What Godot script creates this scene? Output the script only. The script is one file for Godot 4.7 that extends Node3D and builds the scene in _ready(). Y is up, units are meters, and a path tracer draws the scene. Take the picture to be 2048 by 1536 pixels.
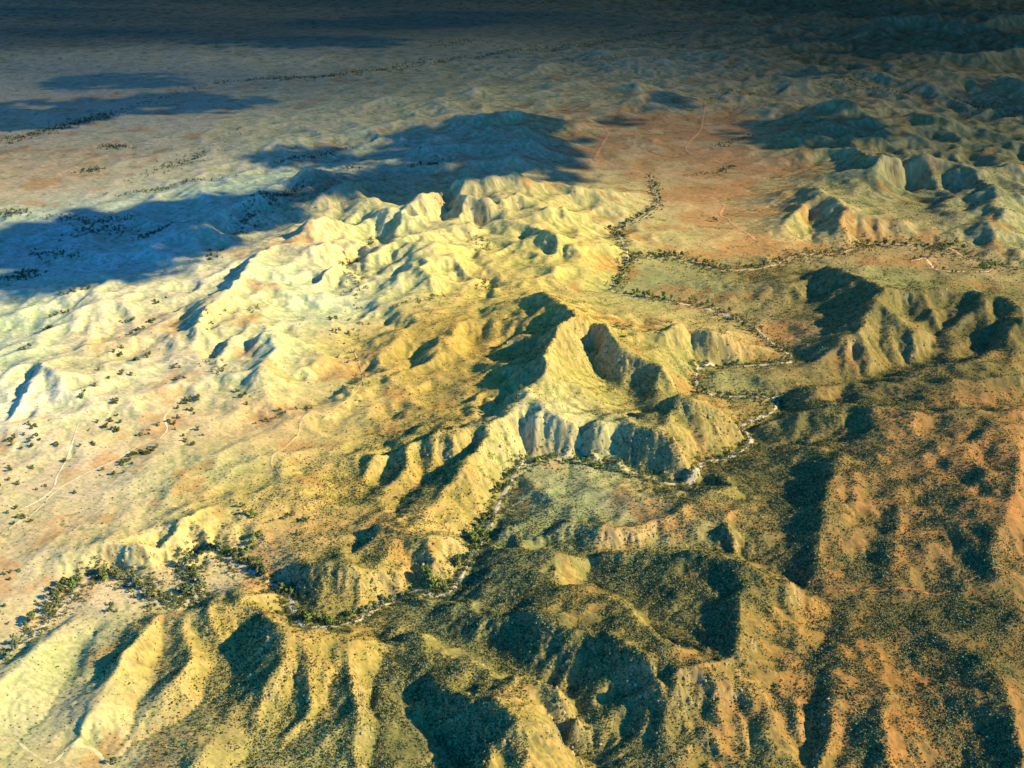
extends Node3D
# A dry hill country seen from a light aircraft: folded ranges, a tree-lined creek, far plains under broken cloud.
# Crests and valley floors were surveyed (see survey()); slopes, gullies and growth follow from them.
# Everything is in metres, y up; the aircraft is 600 m above the creek and looks towards -z.

const EYE := Vector3(0, 600, 0)
const HUB := Vector2(0, 250)          # centre of the fan-shaped terrain grid (x, z)
const R_IN := 700.0
const FAN := 376.0 / 300.0                    # opening of the fan, radians
const STEP := 1.0 / 300.0             # cell size over distance from the hub
const ROWS := 712
const COLS := 377
const FROWS := 1423                   # the drawn grid is twice as fine
const FCOLS := 753

var SUN_TO := Vector3(cos(deg_to_rad(SUN_UP)) * cos(deg_to_rad(SUN_TURN)), sin(deg_to_rad(SUN_UP)), -cos(deg_to_rad(SUN_UP)) * sin(deg_to_rad(SUN_TURN)))
const SUN_UP := 30.0
const SUN_TURN := -13.0

var rng := RandomNumberGenerator.new()
var hill_names: PackedStringArray
var ridges: Array = []                # [hill index, PackedVector3Array]
var valleys: Array = []
var creek_lines: Array = []
var BED: PackedByteArray              # 1 where a creek runs
var tints: Array = []                 # [x, z, colour, scrub, redness]
var H: PackedFloat32Array             # coarse heights
var HF: PackedFloat32Array            # fine heights
var FLOW: PackedFloat32Array          # drained area, m2
var LABEL: PackedInt32Array
var MAPC: PackedColorArray            # ground colour; alpha holds scrub
var MAPR: PackedFloat32Array          # bare red soil
var MAPH: PackedFloat32Array          # how hilly the unsurveyed ground is, metres
var MAPG: PackedFloat32Array          # how deeply gullied
var reliefs: Array = []               # [x, z, metres]
const MR := 90
const MC := 49

func _ready():
	rng.seed = 4
	setting_camera_and_light()
	survey()
	relief_map()
	solve_heights()
	erode()
	assign_hills()
	mark_creeks()
	colour_map()
	draw_terrain()
	outlands()
	creeks_and_tracks()
	scrub()
	stones()
	trees()
	clouds()


func setting_camera_and_light():
	var cam := Camera3D.new()
	cam.name = "camera"
	cam.position = EYE
	cam.rotation_degrees = Vector3(-27, 0, 0)
	cam.fov = 41.82
	cam.near = 1.0
	cam.far = 90000.0
	add_child(cam)
	cam.current = true
	var sky := ProceduralSkyMaterial.new()
	sky.sky_top_color = Color(0.0, 0.45, 0.82)
	sky.sky_horizon_color = Color(0.0, 0.67, 0.83)
	sky.sun_angle_max = 1.0
	sky.sky_curve = 0.15
	sky.ground_bottom_color = Color(0.3, 0.25, 0.18)
	sky.ground_horizon_color = Color(0.0, 0.67, 0.83)
	var env := Environment.new()
	env.background_mode = Environment.BG_SKY
	env.sky = Sky.new()
	env.sky.sky_material = sky
	env.tonemap_mode = Environment.TONE_MAPPER_LINEAR
	env.tonemap_exposure = 2.6
	env.background_energy_multiplier = 1.0
	env.sdfgi_enabled = true
	env.ssao_enabled = true
	env.ssil_enabled = true
	var we := WorldEnvironment.new()
	we.name = "world_environment"
	we.environment = env
	add_child(we)
	var sun := DirectionalLight3D.new()
	sun.name = "sun"
	sun.light_energy = 1.6
	sun.light_color = Color(1.0, 0.91, 0.67)
	sun.light_angular_distance = 0.5
	sun.shadow_enabled = true
	add_child(sun)
	sun.look_at_from_position(SUN_TO * 1000.0, Vector3.ZERO)


# ------------------------------------------------------------------ helpers
func give(node: Node, called: String, label: String, category := "", group := "", kind := "", parent: Node = null):
	node.name = called
	if label != "": node.set_meta("label", label)
	if category != "": node.set_meta("category", category)
	if group != "": node.set_meta("group", group)
	if kind != "": node.set_meta("kind", kind)
	(parent if parent else self).add_child(node, true)
	return node

func matte(c: Color, vertex := false) -> StandardMaterial3D:
	var m := StandardMaterial3D.new()
	m.albedo_color = c.linear_to_srgb()
	m.vertex_color_use_as_albedo = vertex
	m.roughness = 0.95
	m.metallic_specular = 0.15
	return m

func fan(x: float, z: float) -> Vector2:      # (row, column) on the coarse grid
	var dx := x - HUB.x
	var dz := HUB.y - z
	return Vector2(log(sqrt(dx * dx + dz * dz) / R_IN) / STEP, (atan2(dx, dz) + FAN * 0.5) / STEP)

func place(row: float, col: float) -> Vector2: # (x, z)
	var r := R_IN * exp(row * STEP)
	var a := col * STEP - FAN * 0.5
	return Vector2(HUB.x + r * sin(a), HUB.y - r * cos(a))

func ground_at(x: float, z: float) -> float:
	var f := fan(x, z) * 2.0
	var i := clampi(int(f.x), 0, FROWS - 2)
	var j := clampi(int(f.y), 0, FCOLS - 2)
	var u := clampf(f.x - i, 0, 1)
	var v := clampf(f.y - j, 0, 1)
	var k := i * FCOLS + j
	return lerpf(lerpf(HF[k], HF[k + 1], v), lerpf(HF[k + FCOLS], HF[k + FCOLS + 1], v), u)

func map_at(row: float, col: float) -> Color:
	var fi := clampf(row / 8.0, 0, MR - 1.001)
	var fj := clampf(col / 8.0, 0, MC - 1.001)
	var i := int(fi)
	var j := int(fj)
	var k := i * MC + j
	return MAPC[k].lerp(MAPC[k + 1], fj - j).lerp(MAPC[k + MC].lerp(MAPC[k + MC + 1], fj - j), fi - i)

func level_at(row: float, col: float, grid: PackedFloat32Array) -> float:
	var fi := clampf(row / 8.0, 0, MR - 1.001)
	var fj := clampf(col / 8.0, 0, MC - 1.001)
	var i := int(fi)
	var j := int(fj)
	var k := i * MC + j
	return lerpf(lerpf(grid[k], grid[k + 1], fj - j), lerpf(grid[k + MC], grid[k + MC + 1], fj - j), fi - i)

func points(a: Array) -> PackedVector3Array:   # x, z, height triples
	var p := PackedVector3Array()
	for i in range(0, a.size(), 3):
		p.append(Vector3(a[i], a[i + 2], a[i + 1]))
	return p

func hill(called: String, lines: Array):
	var n := hill_names.find(called)
	if n < 0:
		n = hill_names.size()
		hill_names.append(called)
	for a in lines:
		ridges.append([n, points(a)])

func valley(a: Array):
	valleys.append(points(a))

func noise(seed_: int, wave: float, octaves := 3, kind := FastNoiseLite.TYPE_SIMPLEX_SMOOTH) -> FastNoiseLite:
	var n := FastNoiseLite.new()
	n.seed = seed_
	n.noise_type = kind
	n.frequency = 1.0 / wave
	n.fractal_octaves = octaves
	if octaves == 1:
		n.fractal_type = FastNoiseLite.FRACTAL_NONE
	return n


# ------------------------------------------------------------------ heights
func stamp(line: PackedVector3Array, f: int, rows: int, cols: int, sum: PackedFloat32Array, count: PackedFloat32Array):
	for k in line.size() - 1:
		var a := line[k]
		var b := line[k + 1]
		var fa := fan(a.x, a.z) / f
		var fb := fan(b.x, b.z) / f
		var n := int(ceil(fa.distance_to(fb) * 2.0)) + 1
		for s in n + 1:
			var t := float(s) / n
			var q := fa.lerp(fb, t)
			var i := int(round(q.x))
			var j := int(round(q.y))
			if i >= 0 and j >= 0 and i < rows and j < cols:
				sum[i * cols + j] += lerpf(a.y, b.y, t)
				count[i * cols + j] += 1.0

func solve_heights():
	# Heights relax between the surveyed crests and valley floors; far from both the land falls to the plain.
	var prev := PackedFloat32Array()
	var prows := 0
	var pcols := 0
	for f: int in [8, 4, 2, 1]:
		var rows := (ROWS - 1) / f + 1
		var cols := (COLS - 1) / f + 1
		var n := rows * cols
		var sum := PackedFloat32Array()
		var count := PackedFloat32Array()
		sum.resize(n)
		count.resize(n)
		for rdg in ridges:
			stamp(rdg[1], f, rows, cols, sum, count)
		for v in valleys:
			stamp(v, f, rows, cols, sum, count)
		var h := PackedFloat32Array()
		h.resize(n)
		for i in rows:
			for j in cols:
				var k := i * cols + j
				if count[k] > 0.0:
					h[k] = sum[k] / count[k]
				elif prows > 0:
					var fi := minf(i * 0.5, prows - 1.001)
					var fj := minf(j * 0.5, pcols - 1.001)
					var ii := int(fi)
					var jj := int(fj)
					var u := fi - ii
					var v := fj - jj
					var q := ii * pcols + jj
					h[k] = (prev[q] * (1 - v) + prev[q + 1] * v) * (1 - u) + (prev[q + pcols] * (1 - v) + prev[q + pcols + 1] * v) * u
		var rounds: int = {8: 80, 4: 40, 2: 24, 1: 16}[f]
		var w := 1.5
		for it in rounds:
			for i in range(1, rows - 1):
				var c := R_IN * exp(i * f * STEP) * STEP * f
				var d := 1.0 / (4.0 + c * c / (SPREAD * SPREAD))
				var k0 := i * cols
				for k in range(k0 + 1, k0 + cols - 1):
					if count[k] == 0.0:
						h[k] += w * ((h[k - 1] + h[k + 1] + h[k - cols] + h[k + cols]) * d - h[k])
			for i in range(1, rows - 1):
				h[i * cols] = h[i * cols + 1]
				h[i * cols + cols - 1] = h[i * cols + cols - 2]
			for j in cols:
				h[j] = h[cols + j]
				h[(rows - 1) * cols + j] = h[(rows - 2) * cols + j]
		prev = h
		prows = rows
		pcols = cols
	H = prev

const SPREAD := 68.0

func blur(share: float, passes: int):
	for p in passes:
		var o := H.duplicate()
		for i in range(1, ROWS - 1):
			var sh := share * minf(1.0, 3.0 / (R_IN * exp(i * STEP) * STEP))
			for k in range(i * COLS + 1, i * COLS + COLS - 1):
				H[k] = o[k] * (1.0 - sh) + sh * 0.25 * (o[k - 1] + o[k + 1] + o[k - COLS] + o[k + COLS])

func gullies(lam: float):
	# side valleys and spurs: furrows that run down the slope, about lam metres apart
	var jit := PackedFloat32Array()
	var g := RandomNumberGenerator.new()
	g.seed = int(lam)
	for i in 2048:
		jit.append(g.randf())
	var o := H.duplicate()
	var sx := PackedFloat32Array()
	var sz := PackedFloat32Array()
	sx.resize(ROWS * COLS)
	sz.resize(ROWS * COLS)
	for i in range(2, ROWS - 2):
		var c := R_IN * exp(i * STEP) * STEP
		if c > lam / 3.2:
			break
		var r := c / STEP
		for j in range(2, COLS - 2):
			var k := i * COLS + j
			var gt := (o[k + 2] - o[k - 2]) / (4.0 * c)
			var gr := (o[k + 2 * COLS] - o[k - 2 * COLS]) / (4.0 * c)
			var s := sqrt(gt * gt + gr * gr)
			if s < 0.06:
				continue
			var a := j * STEP - FAN * 0.5
			var sa := sin(a)
			var ca := cos(a)
			var qx := -(-gr * ca + gt * sa) / s
			var qz := (gr * sa + gt * ca) / s
			var px := (HUB.x + r * sa) / lam
			var pz := (HUB.y - r * ca) / lam
			var ix := int(floor(px))
			var iz := int(floor(pz))
			var sum := 0.0
			var wt := 0.0
			for di in range(-1, 2):
				for dj in range(-1, 2):
					var e := (((ix + di) * 7393 + (iz + dj) * 19349) & 1023) * 2
					var dx := px - (ix + di) - jit[e]
					var dz := pz - (iz + dj) - jit[e + 1]
					var w := exp(-3.0 * (dx * dx + dz * dz))
					wt += w
					sum += cos(TAU * (dx * qx + dz * qz)) * w
			var f := sum / wt
			H[k] += GULLY * lam * minf(s, 0.8) * smoothstep(0.08, 0.4, s) * level_at(i, j, MAPG) * (f - 0.2)

const GULLY := 0.10

func erode():
	# Roughen, then let runoff cut gullies (each cell drains to its lowest neighbour and wears towards it).
	var n1 := noise(11, 90.0, 4)
	var n2 := noise(12, 34.0, 3)
	var n3 := noise(13, 13.0, 2)
	var swell := noise(14, 420.0, 2)
	var knolls := noise(15, 230.0, 4)
	knolls.fractal_type = FastNoiseLite.FRACTAL_RIDGED
	var folds := noise(16, 115.0, 3)
	folds.fractal_type = FastNoiseLite.FRACTAL_RIDGED
	for i in ROWS:
		for j in COLS:
			var p := place(i, j)
			var k := i * COLS + j
			var up := clampf(H[k] / 30.0, 0.0, 1.0)
			H[k] += n1.get_noise_2d(p.x, p.y) * (1.0 + 6.0 * up) + n2.get_noise_2d(p.x, p.y) * (0.4 + 4.0 * up) + n3.get_noise_2d(p.x, p.y) * (0.2 + 1.3 * up)
			var rough := level_at(i, j, MAPH) * (1.0 - 0.55 * up)
			H[k] += rough * (maxf(0.0, knolls.get_noise_2d(p.x, p.y)) * 1.1 + 0.9 * swell.get_noise_2d(p.x, p.y) + 0.3 * folds.get_noise_2d(p.x, p.y))
	blur(0.4, 1)
	for lam in [120.0, 58.0, 30.0]:
		gullies(lam)
	var n := ROWS * COLS
	var near := [-1, 1, -COLS, COLS, -COLS - 1, -COLS + 1, COLS - 1, COLS + 1]
	var far := [1.0, 1.0, 1.0, 1.0, 1.414, 1.414, 1.414, 1.414]
	for it in 8:
		var to := PackedInt32Array()
		var gap := PackedFloat32Array()
		to.resize(n)
		gap.resize(n)
		var keys := PackedInt64Array()
		keys.resize(n)
		FLOW = PackedFloat32Array()
		FLOW.resize(n)
		for i in ROWS:
			var c := R_IN * exp(i * STEP) * STEP
			var edge := i == 0 or i == ROWS - 1
			for j in COLS:
				var k := i * COLS + j
				FLOW[k] = c * c
				to[k] = k
				keys[k] = (int((H[k] + 500.0) * 1000.0) << 20) | k
				if edge or j == 0 or j == COLS - 1:
					continue
				var best := 0.0
				var hk := H[k]
				for q in 8:
					var drop: float = (hk - H[k + near[q]]) / far[q]
					if drop > best:
						best = drop
						to[k] = k + near[q]
						gap[k] = c * far[q]
		keys.sort()
		for q in range(n - 1, -1, -1):
			var k := int(keys[q] & 0xFFFFF)
			if to[k] != k:
				FLOW[to[k]] += FLOW[k]
		for q in n:
			var k := int(keys[q] & 0xFFFFF)
			if to[k] != k:
				var f := 0.06 * pow(minf(FLOW[k], 20000.0), 0.40) / gap[k]
				H[k] = (H[k] + f * H[to[k]]) / (1.0 + f)
		blur(0.10, 1)


func assign_hills():
	LABEL = PackedInt32Array()
	LABEL.resize(ROWS * COLS)
	LABEL.fill(-1)
	var queue := PackedInt32Array()
	for rdg in ridges:
		var line: PackedVector3Array = rdg[1]
		for k in line.size() - 1:
			var fa := fan(line[k].x, line[k].z)
			var fb := fan(line[k + 1].x, line[k + 1].z)
			var n := int(ceil(fa.distance_to(fb) * 1.5)) + 1
			for s in n + 1:
				var q := fa.lerp(fb, float(s) / n)
				var i := int(round(q.x))
				var j := int(round(q.y))
				if i >= 0 and j >= 0 and i < ROWS and j < COLS and LABEL[i * COLS + j] < 0:
					LABEL[i * COLS + j] = rdg[0]
					queue.append(i * COLS + j)
	var at := 0
	while at < queue.size():
		var k := queue[at]
		at += 1
		var i := k / COLS
		var j := k % COLS
		if H[k] < 5.0 or i == 0 or j == 0 or i == ROWS - 1 or j == COLS - 1:
			continue
		for d in [-1, 1, -COLS, COLS]:
			if LABEL[k + d] < 0 and H[k + d] < H[k] + 3.0:
				LABEL[k + d] = LABEL[k]
				queue.append(k + d)


func mark_creeks():
	BED.resize(ROWS * COLS)
	for line: PackedVector3Array in creek_lines:
		for k in line.size() - 1:
			var n := int(line[k].distance_to(line[k + 1]) / 2.0) + 1
			for s in n + 1:
				var p := line[k].lerp(line[k + 1], float(s) / n)
				for o: Vector2 in [Vector2(0, 0), Vector2(4, 0), Vector2(-4, 0), Vector2(0, 4), Vector2(0, -4)]:
					var q := fan(p.x + o.x, p.z + o.y)
					var i := int(q.x)
					var j := int(q.y)
					if i >= 0 and j >= 0 and i < ROWS and j < COLS:
						BED[i * COLS + j] = 1

func relief_map():
	MAPH.resize(MR * MC)
	MAPG.resize(MR * MC)
	var at: Array[Vector2] = []
	for t in reliefs:
		at.append(fan(t[0], t[1]) / 8.0)
	for i in MR:
		for j in MC:
			var w := 0.0
			var v := 0.0
			var u := 0.0
			for q in reliefs.size():
				var d := at[q].distance_squared_to(Vector2(i, j)) + 2.0
				w += 1.0 / (d * d)
				v += reliefs[q][2] / (d * d)
				u += reliefs[q][3] / (d * d)
			MAPH[i * MC + j] = v / w
			MAPG[i * MC + j] = u / w

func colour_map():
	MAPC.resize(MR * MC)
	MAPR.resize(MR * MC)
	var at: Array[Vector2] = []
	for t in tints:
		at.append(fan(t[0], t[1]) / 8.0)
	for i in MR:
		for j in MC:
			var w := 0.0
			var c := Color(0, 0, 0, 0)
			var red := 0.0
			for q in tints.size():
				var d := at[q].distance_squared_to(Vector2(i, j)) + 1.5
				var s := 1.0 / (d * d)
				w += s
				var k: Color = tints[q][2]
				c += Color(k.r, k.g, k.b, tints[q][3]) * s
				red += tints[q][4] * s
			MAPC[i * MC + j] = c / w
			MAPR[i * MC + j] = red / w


# ------------------------------------------------------------------ the drawn terrain
func draw_terrain():
	var n := FROWS * FCOLS
	HF.resize(n)
	for i in FROWS:
		var i0 := i / 2
		for j in FCOLS:
			var k := i0 * COLS + j / 2
			var v := H[k]
			if i & 1 and j & 1:
				v = 0.25 * (v + H[k + 1] + H[k + COLS] + H[k + COLS + 1])
			elif i & 1:
				v = 0.5 * (v + H[k + COLS])
			elif j & 1:
				v = 0.5 * (v + H[k + 1])
			HF[i * FCOLS + j] = v
	var o := HF.duplicate()
	for i in range(1, FROWS - 1):
		for k in range(i * FCOLS + 1, i * FCOLS + FCOLS - 1):
			HF[k] = 0.4 * o[k] + 0.15 * (o[k - 1] + o[k + 1] + o[k - FCOLS] + o[k + FCOLS])
	o = HF.duplicate()
	var rib := noise(31, 16.0, 3)
	rib.fractal_type = FastNoiseLite.FRACTAL_RIDGED
	var lump := noise(32, 9.0, 3)
	var patch := noise(33, 140.0, 4)
	var patch2 := noise(34, 45.0, 3)
	var grain := noise(35, 5.0, 2)
	var fine := noise(37, 3.6, 2, FastNoiseLite.TYPE_SIMPLEX)
	var redn := noise(36, 130.0, 5)
	var vert := PackedVector3Array()
	var norm := PackedVector3Array()
	var tint := PackedColorArray()
	vert.resize(n)
	norm.resize(n)
	tint.resize(n)
	for i in FROWS:
		var r := R_IN * exp(i * STEP * 0.5)
		var c := r * STEP * 0.5
		for j in FCOLS:
			var k := i * FCOLS + j
			var a := j * STEP * 0.5 - FAN * 0.5
			var x := HUB.x + r * sin(a)
			var z := HUB.y - r * cos(a)
			var h := o[k]
			if i > 0 and j > 0 and i < FROWS - 1 and j < FCOLS - 1:
				var gx := (o[k + 1] - o[k - 1]) / (2.0 * c)
				var gz := (o[k + FCOLS] - o[k - FCOLS]) / (2.0 * c)
				var s := sqrt(gx * gx + gz * gz)
				h += lump.get_noise_2d(x, z) * (0.25 + 1.3 * minf(s, 1.0))
				var steep := smoothstep(0.75, 1.25, s)
				if steep > 0.0:
					h += steep * (rib.get_noise_2d(x, z) - 0.3) * 4.0
			HF[k] = h
			vert[k] = Vector3(x, h, z)
	for i in FROWS:
		var c := R_IN * exp(i * STEP * 0.5) * STEP * 0.5
		var im := maxi(i - 1, 0) * FCOLS
		var ip := mini(i + 1, FROWS - 1) * FCOLS
		for j in FCOLS:
			var k := i * FCOLS + j
			var jm := maxi(j - 1, 0)
			var jp := mini(j + 1, FCOLS - 1)
			var gt := (HF[i * FCOLS + jp] - HF[i * FCOLS + jm]) / ((jp - jm) * c)
			var gr := (HF[ip + j] - HF[im + j]) / (2.0 * c)
			var a := j * STEP * 0.5 - FAN * 0.5
			var sa := sin(a)
			var ca := cos(a)
			# radial direction (sa, -ca), tangential (ca, sa)
			var nx := -(gr * sa + gt * ca)
			var nz := -(-gr * ca + gt * sa)
			norm[k] = Vector3(nx, 1.0, nz).normalized()
			var s := sqrt(gr * gr + gt * gt)
			var x := vert[k].x
			var z := vert[k].z
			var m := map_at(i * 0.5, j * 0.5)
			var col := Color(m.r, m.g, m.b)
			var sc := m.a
			var p1 := patch.get_noise_2d(x, z)
			var p2 := patch2.get_noise_2d(x, z)
			var g := grain.get_noise_2d(x, z)
			# grass cover comes and goes
			var grass := clampf(0.4 + p1 * 0.5 + p2 * 0.5, 0.0, 1.0)
			col = col.lerp(Color(col.r * 0.84, col.g * 0.95, col.b * 0.82), grass)
			# convex ground is barer and paler, hollows hold soil and growth
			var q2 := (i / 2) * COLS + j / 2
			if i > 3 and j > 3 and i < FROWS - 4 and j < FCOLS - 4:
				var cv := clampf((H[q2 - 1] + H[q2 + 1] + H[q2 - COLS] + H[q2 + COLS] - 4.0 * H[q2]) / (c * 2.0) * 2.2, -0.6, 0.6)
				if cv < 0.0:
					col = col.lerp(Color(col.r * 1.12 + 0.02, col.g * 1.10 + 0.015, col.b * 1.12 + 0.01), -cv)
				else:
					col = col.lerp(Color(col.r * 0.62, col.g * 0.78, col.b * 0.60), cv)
			# bare red soil
			var rd := level_at(i * 0.5, j * 0.5, MAPR)
			if rd > 0.01:
				var f := smoothstep(0.66 - rd * 0.65, 0.84 - rd * 0.55, redn.get_noise_2d(x, z) * 0.7 + 0.5 + p2 * 0.3 + g * 0.12)
				col = col.lerp(Color(0.33, 0.14, 0.045), f * 0.5)
			# gullies and valley floors carry greener growth
			var fl := FLOW[mini(i / 2, ROWS - 1) * COLS + mini(j / 2, COLS - 1)]
			var wet := smoothstep(6.2, 9.0, log(fl)) * clampf(0.7 + p2, 0.0, 1.0)
			col = col.lerp(Color(col.r * 0.42, col.g * 0.58, col.b * 0.40), wet * 0.75)
			# rock shows where it is steep
			var rock := smoothstep(1.0, 1.45, s + g * 0.3)
			col = col.lerp((Color(0.40, 0.32, 0.17) * 0.45 + col * 0.6) * (0.9 + 0.6 * p2 + 0.35 * g), rock * 0.9)
			# low growth too small to stand out singly
			var speck := smoothstep(-0.1, 0.5, g * 0.8 + p2 * 0.5 + sc * 0.9 - 0.35)
			col = col.lerp(Color(0.072, 0.074, 0.029), speck * clampf(sc * 1.3, 0.0, 0.8))
			var f1 := fine.get_noise_2d(x, z)
			col = col * (1.0 + 0.22 * g + 0.12 * p2 + 0.30 * f1)
			# small tufts and stones, lone or in loose drifts
			var tuft := smoothstep(0.34, 0.6, f1 + 0.25 * p2 + 0.2 * p1 + 0.12 * wet)
			col = col.lerp(Color(0.11, 0.115, 0.05), tuft * 0.5)
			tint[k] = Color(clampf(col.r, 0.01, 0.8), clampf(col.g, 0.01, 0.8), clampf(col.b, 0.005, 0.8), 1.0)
	# one mesh per hill; what belongs to no hill is the plain
	var cells: Array = []
	for q in hill_names.size() + 1:
		cells.append(PackedInt32Array())
	for i in ROWS - 1:
		for j in COLS - 1:
			cells[LABEL[i * COLS + j] + 1].append(i * COLS + j)
	var earth := matte(Color(1, 1, 1), true)
	earth.resource_name = "earth"
	var seen := PackedInt32Array()
	seen.resize(n)
	seen.fill(-1)
	var who := PackedInt32Array()
	who.resize(n)
	who.fill(-1)
	for q in cells.size():
		var list: PackedInt32Array = cells[q]
		if list.is_empty():
			continue
		var v2 := PackedVector3Array()
		var n2 := PackedVector3Array()
		var c2 := PackedColorArray()
		var ix := PackedInt32Array()
		var quad := PackedInt32Array([0, 0, 0, 0])
		for cell in list:
			var bi := (cell / COLS) * 2
			var bj := (cell % COLS) * 2
			for d in 4:
				var k := (bi + d / 2) * FCOLS + bj + d % 2
				quad[0] = k
				quad[1] = k + 1
				quad[2] = k + FCOLS
				quad[3] = k + FCOLS + 1
				for e in 4:
					var w := quad[e]
					if who[w] != q:
						who[w] = q
						seen[w] = v2.size()
						v2.append(vert[w])
						n2.append(norm[w])
						c2.append(tint[w])
					quad[e] = seen[w]
				ix.append(quad[0])
				ix.append(quad[2])
				ix.append(quad[1])
				ix.append(quad[1])
				ix.append(quad[2])
				ix.append(quad[3])
		var mi := MeshInstance3D.new()
		mi.mesh = built(v2, n2, c2, ix)
		mi.material_override = earth
		if q == 0:
			give(mi, "plain", "pale grassy plain and valley floors between the hills", "", "", "structure")
		else:
			give(mi, "hill", HILL_LABELS.get(hill_names[q - 1], hill_names[q - 1]), "", "", "structure")

func built(v: PackedVector3Array, n: PackedVector3Array, c: PackedColorArray, ix: PackedInt32Array) -> ArrayMesh:
	var a := []
	a.resize(Mesh.ARRAY_MAX)
	a[Mesh.ARRAY_VERTEX] = v
	if n.size(): a[Mesh.ARRAY_NORMAL] = n
	if c.size(): a[Mesh.ARRAY_COLOR] = c
	a[Mesh.ARRAY_INDEX] = ix
	var m := ArrayMesh.new()
	m.add_surface_from_arrays(Mesh.PRIMITIVE_TRIANGLES, a)
	return m

func outlands():
	# the land goes on outside the surveyed fan, to the horizon
	var rings := 60
	var around := 180
	var v := PackedVector3Array()
	var n := PackedVector3Array()
	var c := PackedColorArray()
	var ix := PackedInt32Array()
	var roll := noise(61, 900.0, 4)
	for i in rings + 1:
		var r := 120.0 * pow(600.0, float(i) / rings)
		for j in around + 1:
			var a := TAU * j / around
			var x := HUB.x + r * sin(a)
			var z := HUB.y - r * cos(a)
			var f := fan(x, z)
			var out := maxf(maxf(-f.x, f.x - ROWS), maxf(-f.y, f.y - COLS))
			var y := -16.0
			if out > 0.0:
				y += minf(out / 40.0, 1.0) * maxf(0.0, 20.0 + roll.get_noise_2d(x, z) * 90.0) * clampf(6000.0 / r, 0.0, 1.0)
			v.append(Vector3(x, y, z))
			n.append(Vector3.UP)
			c.append(Color(0.3, 0.22, 0.11) if x < 300.0 else Color(0.2, 0.13, 0.06))
	for i in rings:
		for j in around:
			var k := i * (around + 1) + j
			ix.append_array(PackedInt32Array([k, k + around + 1, k + 1, k + 1, k + around + 1, k + around + 2]))
	var mi := MeshInstance3D.new()
	var st := SurfaceTool.new()
	st.create_from(built(v, n, c, ix), 0)
	st.generate_normals()
	mi.mesh = st.commit()
	mi.material_override = matte(Color(1, 1, 1), true)
	give(mi, "terrain", "dry land running on to the horizon around the hills", "", "", "structure")


# ------------------------------------------------------------------ creek beds and tracks
func ribbon(called: String, label: String, line: Array, wide: float, c: Color, lift: float):
	# a sheet draped on the ground along a line of x, z pairs
	var curve := Curve3D.new()
	curve.bake_interval = 3.0
	var n := line.size() / 2
	for i in n:
		var p := Vector3(line[i * 2], 0, line[i * 2 + 1])
		var a := Vector3(line[maxi(i - 1, 0) * 2], 0, line[maxi(i - 1, 0) * 2 + 1])
		var b := Vector3(line[mini(i + 1, n - 1) * 2], 0, line[mini(i + 1, n - 1) * 2 + 1])
		var t := (b - a) / 6.0
		curve.add_point(p, -t, t)
	var pts := curve.get_baked_points()
	var v := PackedVector3Array()
	var col := PackedColorArray()
	var ix := PackedInt32Array()
	var wob := noise(51, 30.0, 2)
	var fine := noise(52, 6.0, 2)
	for i in pts.size():
		var d := (pts[mini(i + 1, pts.size() - 1)] - pts[maxi(i - 1, 0)]).normalized()
		var side := Vector3(-d.z, 0, d.x)
		var w := wide * (1.0 + 0.8 * wob.get_noise_2d(pts[i].x, pts[i].z))
		w *= 0.15 + 0.85 * smoothstep(0.0, 14.0, minf(i, pts.size() - 1 - i))
		for e in 7:
			var p := pts[i] + side * w * (e / 6.0 - 0.5)
			var edge := 1.0 - absf(e / 3.0 - 1.0)
			p.y = ground_at(p.x, p.z) + lift * minf(edge * 3.0, 1.0) - (0.25 if e == 0 or e == 6 else 0.0)
			v.append(p)
			col.append(c * (1.0 + 0.35 * fine.get_noise_2d(p.x, p.z) + 0.2 * wob.get_noise_2d(p.z, p.x)))
	for i in pts.size() - 1:
		for e in 6:
			var k := i * 7 + e
			ix.append_array(PackedInt32Array([k, k + 7, k + 1, k + 1, k + 7, k + 8]))
	var st := SurfaceTool.new()
	st.create_from(built(v, PackedVector3Array(), col, ix), 0)
	st.generate_normals()
	var mi := MeshInstance3D.new()
	mi.mesh = st.commit()
	mi.material_override = matte(Color(1, 1, 1), true)
	give(mi, called, label, "", "", "structure")


# ------------------------------------------------------------------ plants
func clump_mesh(seed_: int, tris: int, flat: float) -> ArrayMesh:
	# a bush: an uneven dome of leaf faces, about 1 m across
	var g := RandomNumberGenerator.new()
	g.seed = seed_
	var v := PackedVector3Array()
	var n := PackedVector3Array()
	var c := PackedColorArray()
	var ix := PackedInt32Array()
	var lobes: Array[Vector3] = []
	for i in 4:
		lobes.append(Vector3(g.randf_range(-0.22, 0.22), g.randf_range(0.15, 0.4), g.randf_range(-0.22, 0.22)))
	for t in tris:
		var o := lobes[t % 4]
		var d := Vector3(g.randfn(), g.randfn() * 0.8 + 0.3, g.randfn()).normalized()
		var p := o + d * g.randf_range(0.16, 0.32)
		p.y *= flat
		p.y = maxf(p.y, -0.05)
		var a := d.cross(Vector3(g.randfn(), g.randfn(), g.randfn())).normalized()
		var b := d.cross(a)
		var s := g.randf_range(0.16, 0.27)
		var k := v.size()
		var sh := g.randf_range(0.75, 1.25)
		for q in [a, b * 0.9 - a * 0.5, -b * 0.9 - a * 0.5]:
			v.append(p + q * s)
			n.append((d + q * 0.3).normalized())
			c.append(Color(sh, sh, sh * 0.9))
		ix.append_array(PackedInt32Array([k, k + 2, k + 1]))
	return built(v, n, c, ix)

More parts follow.
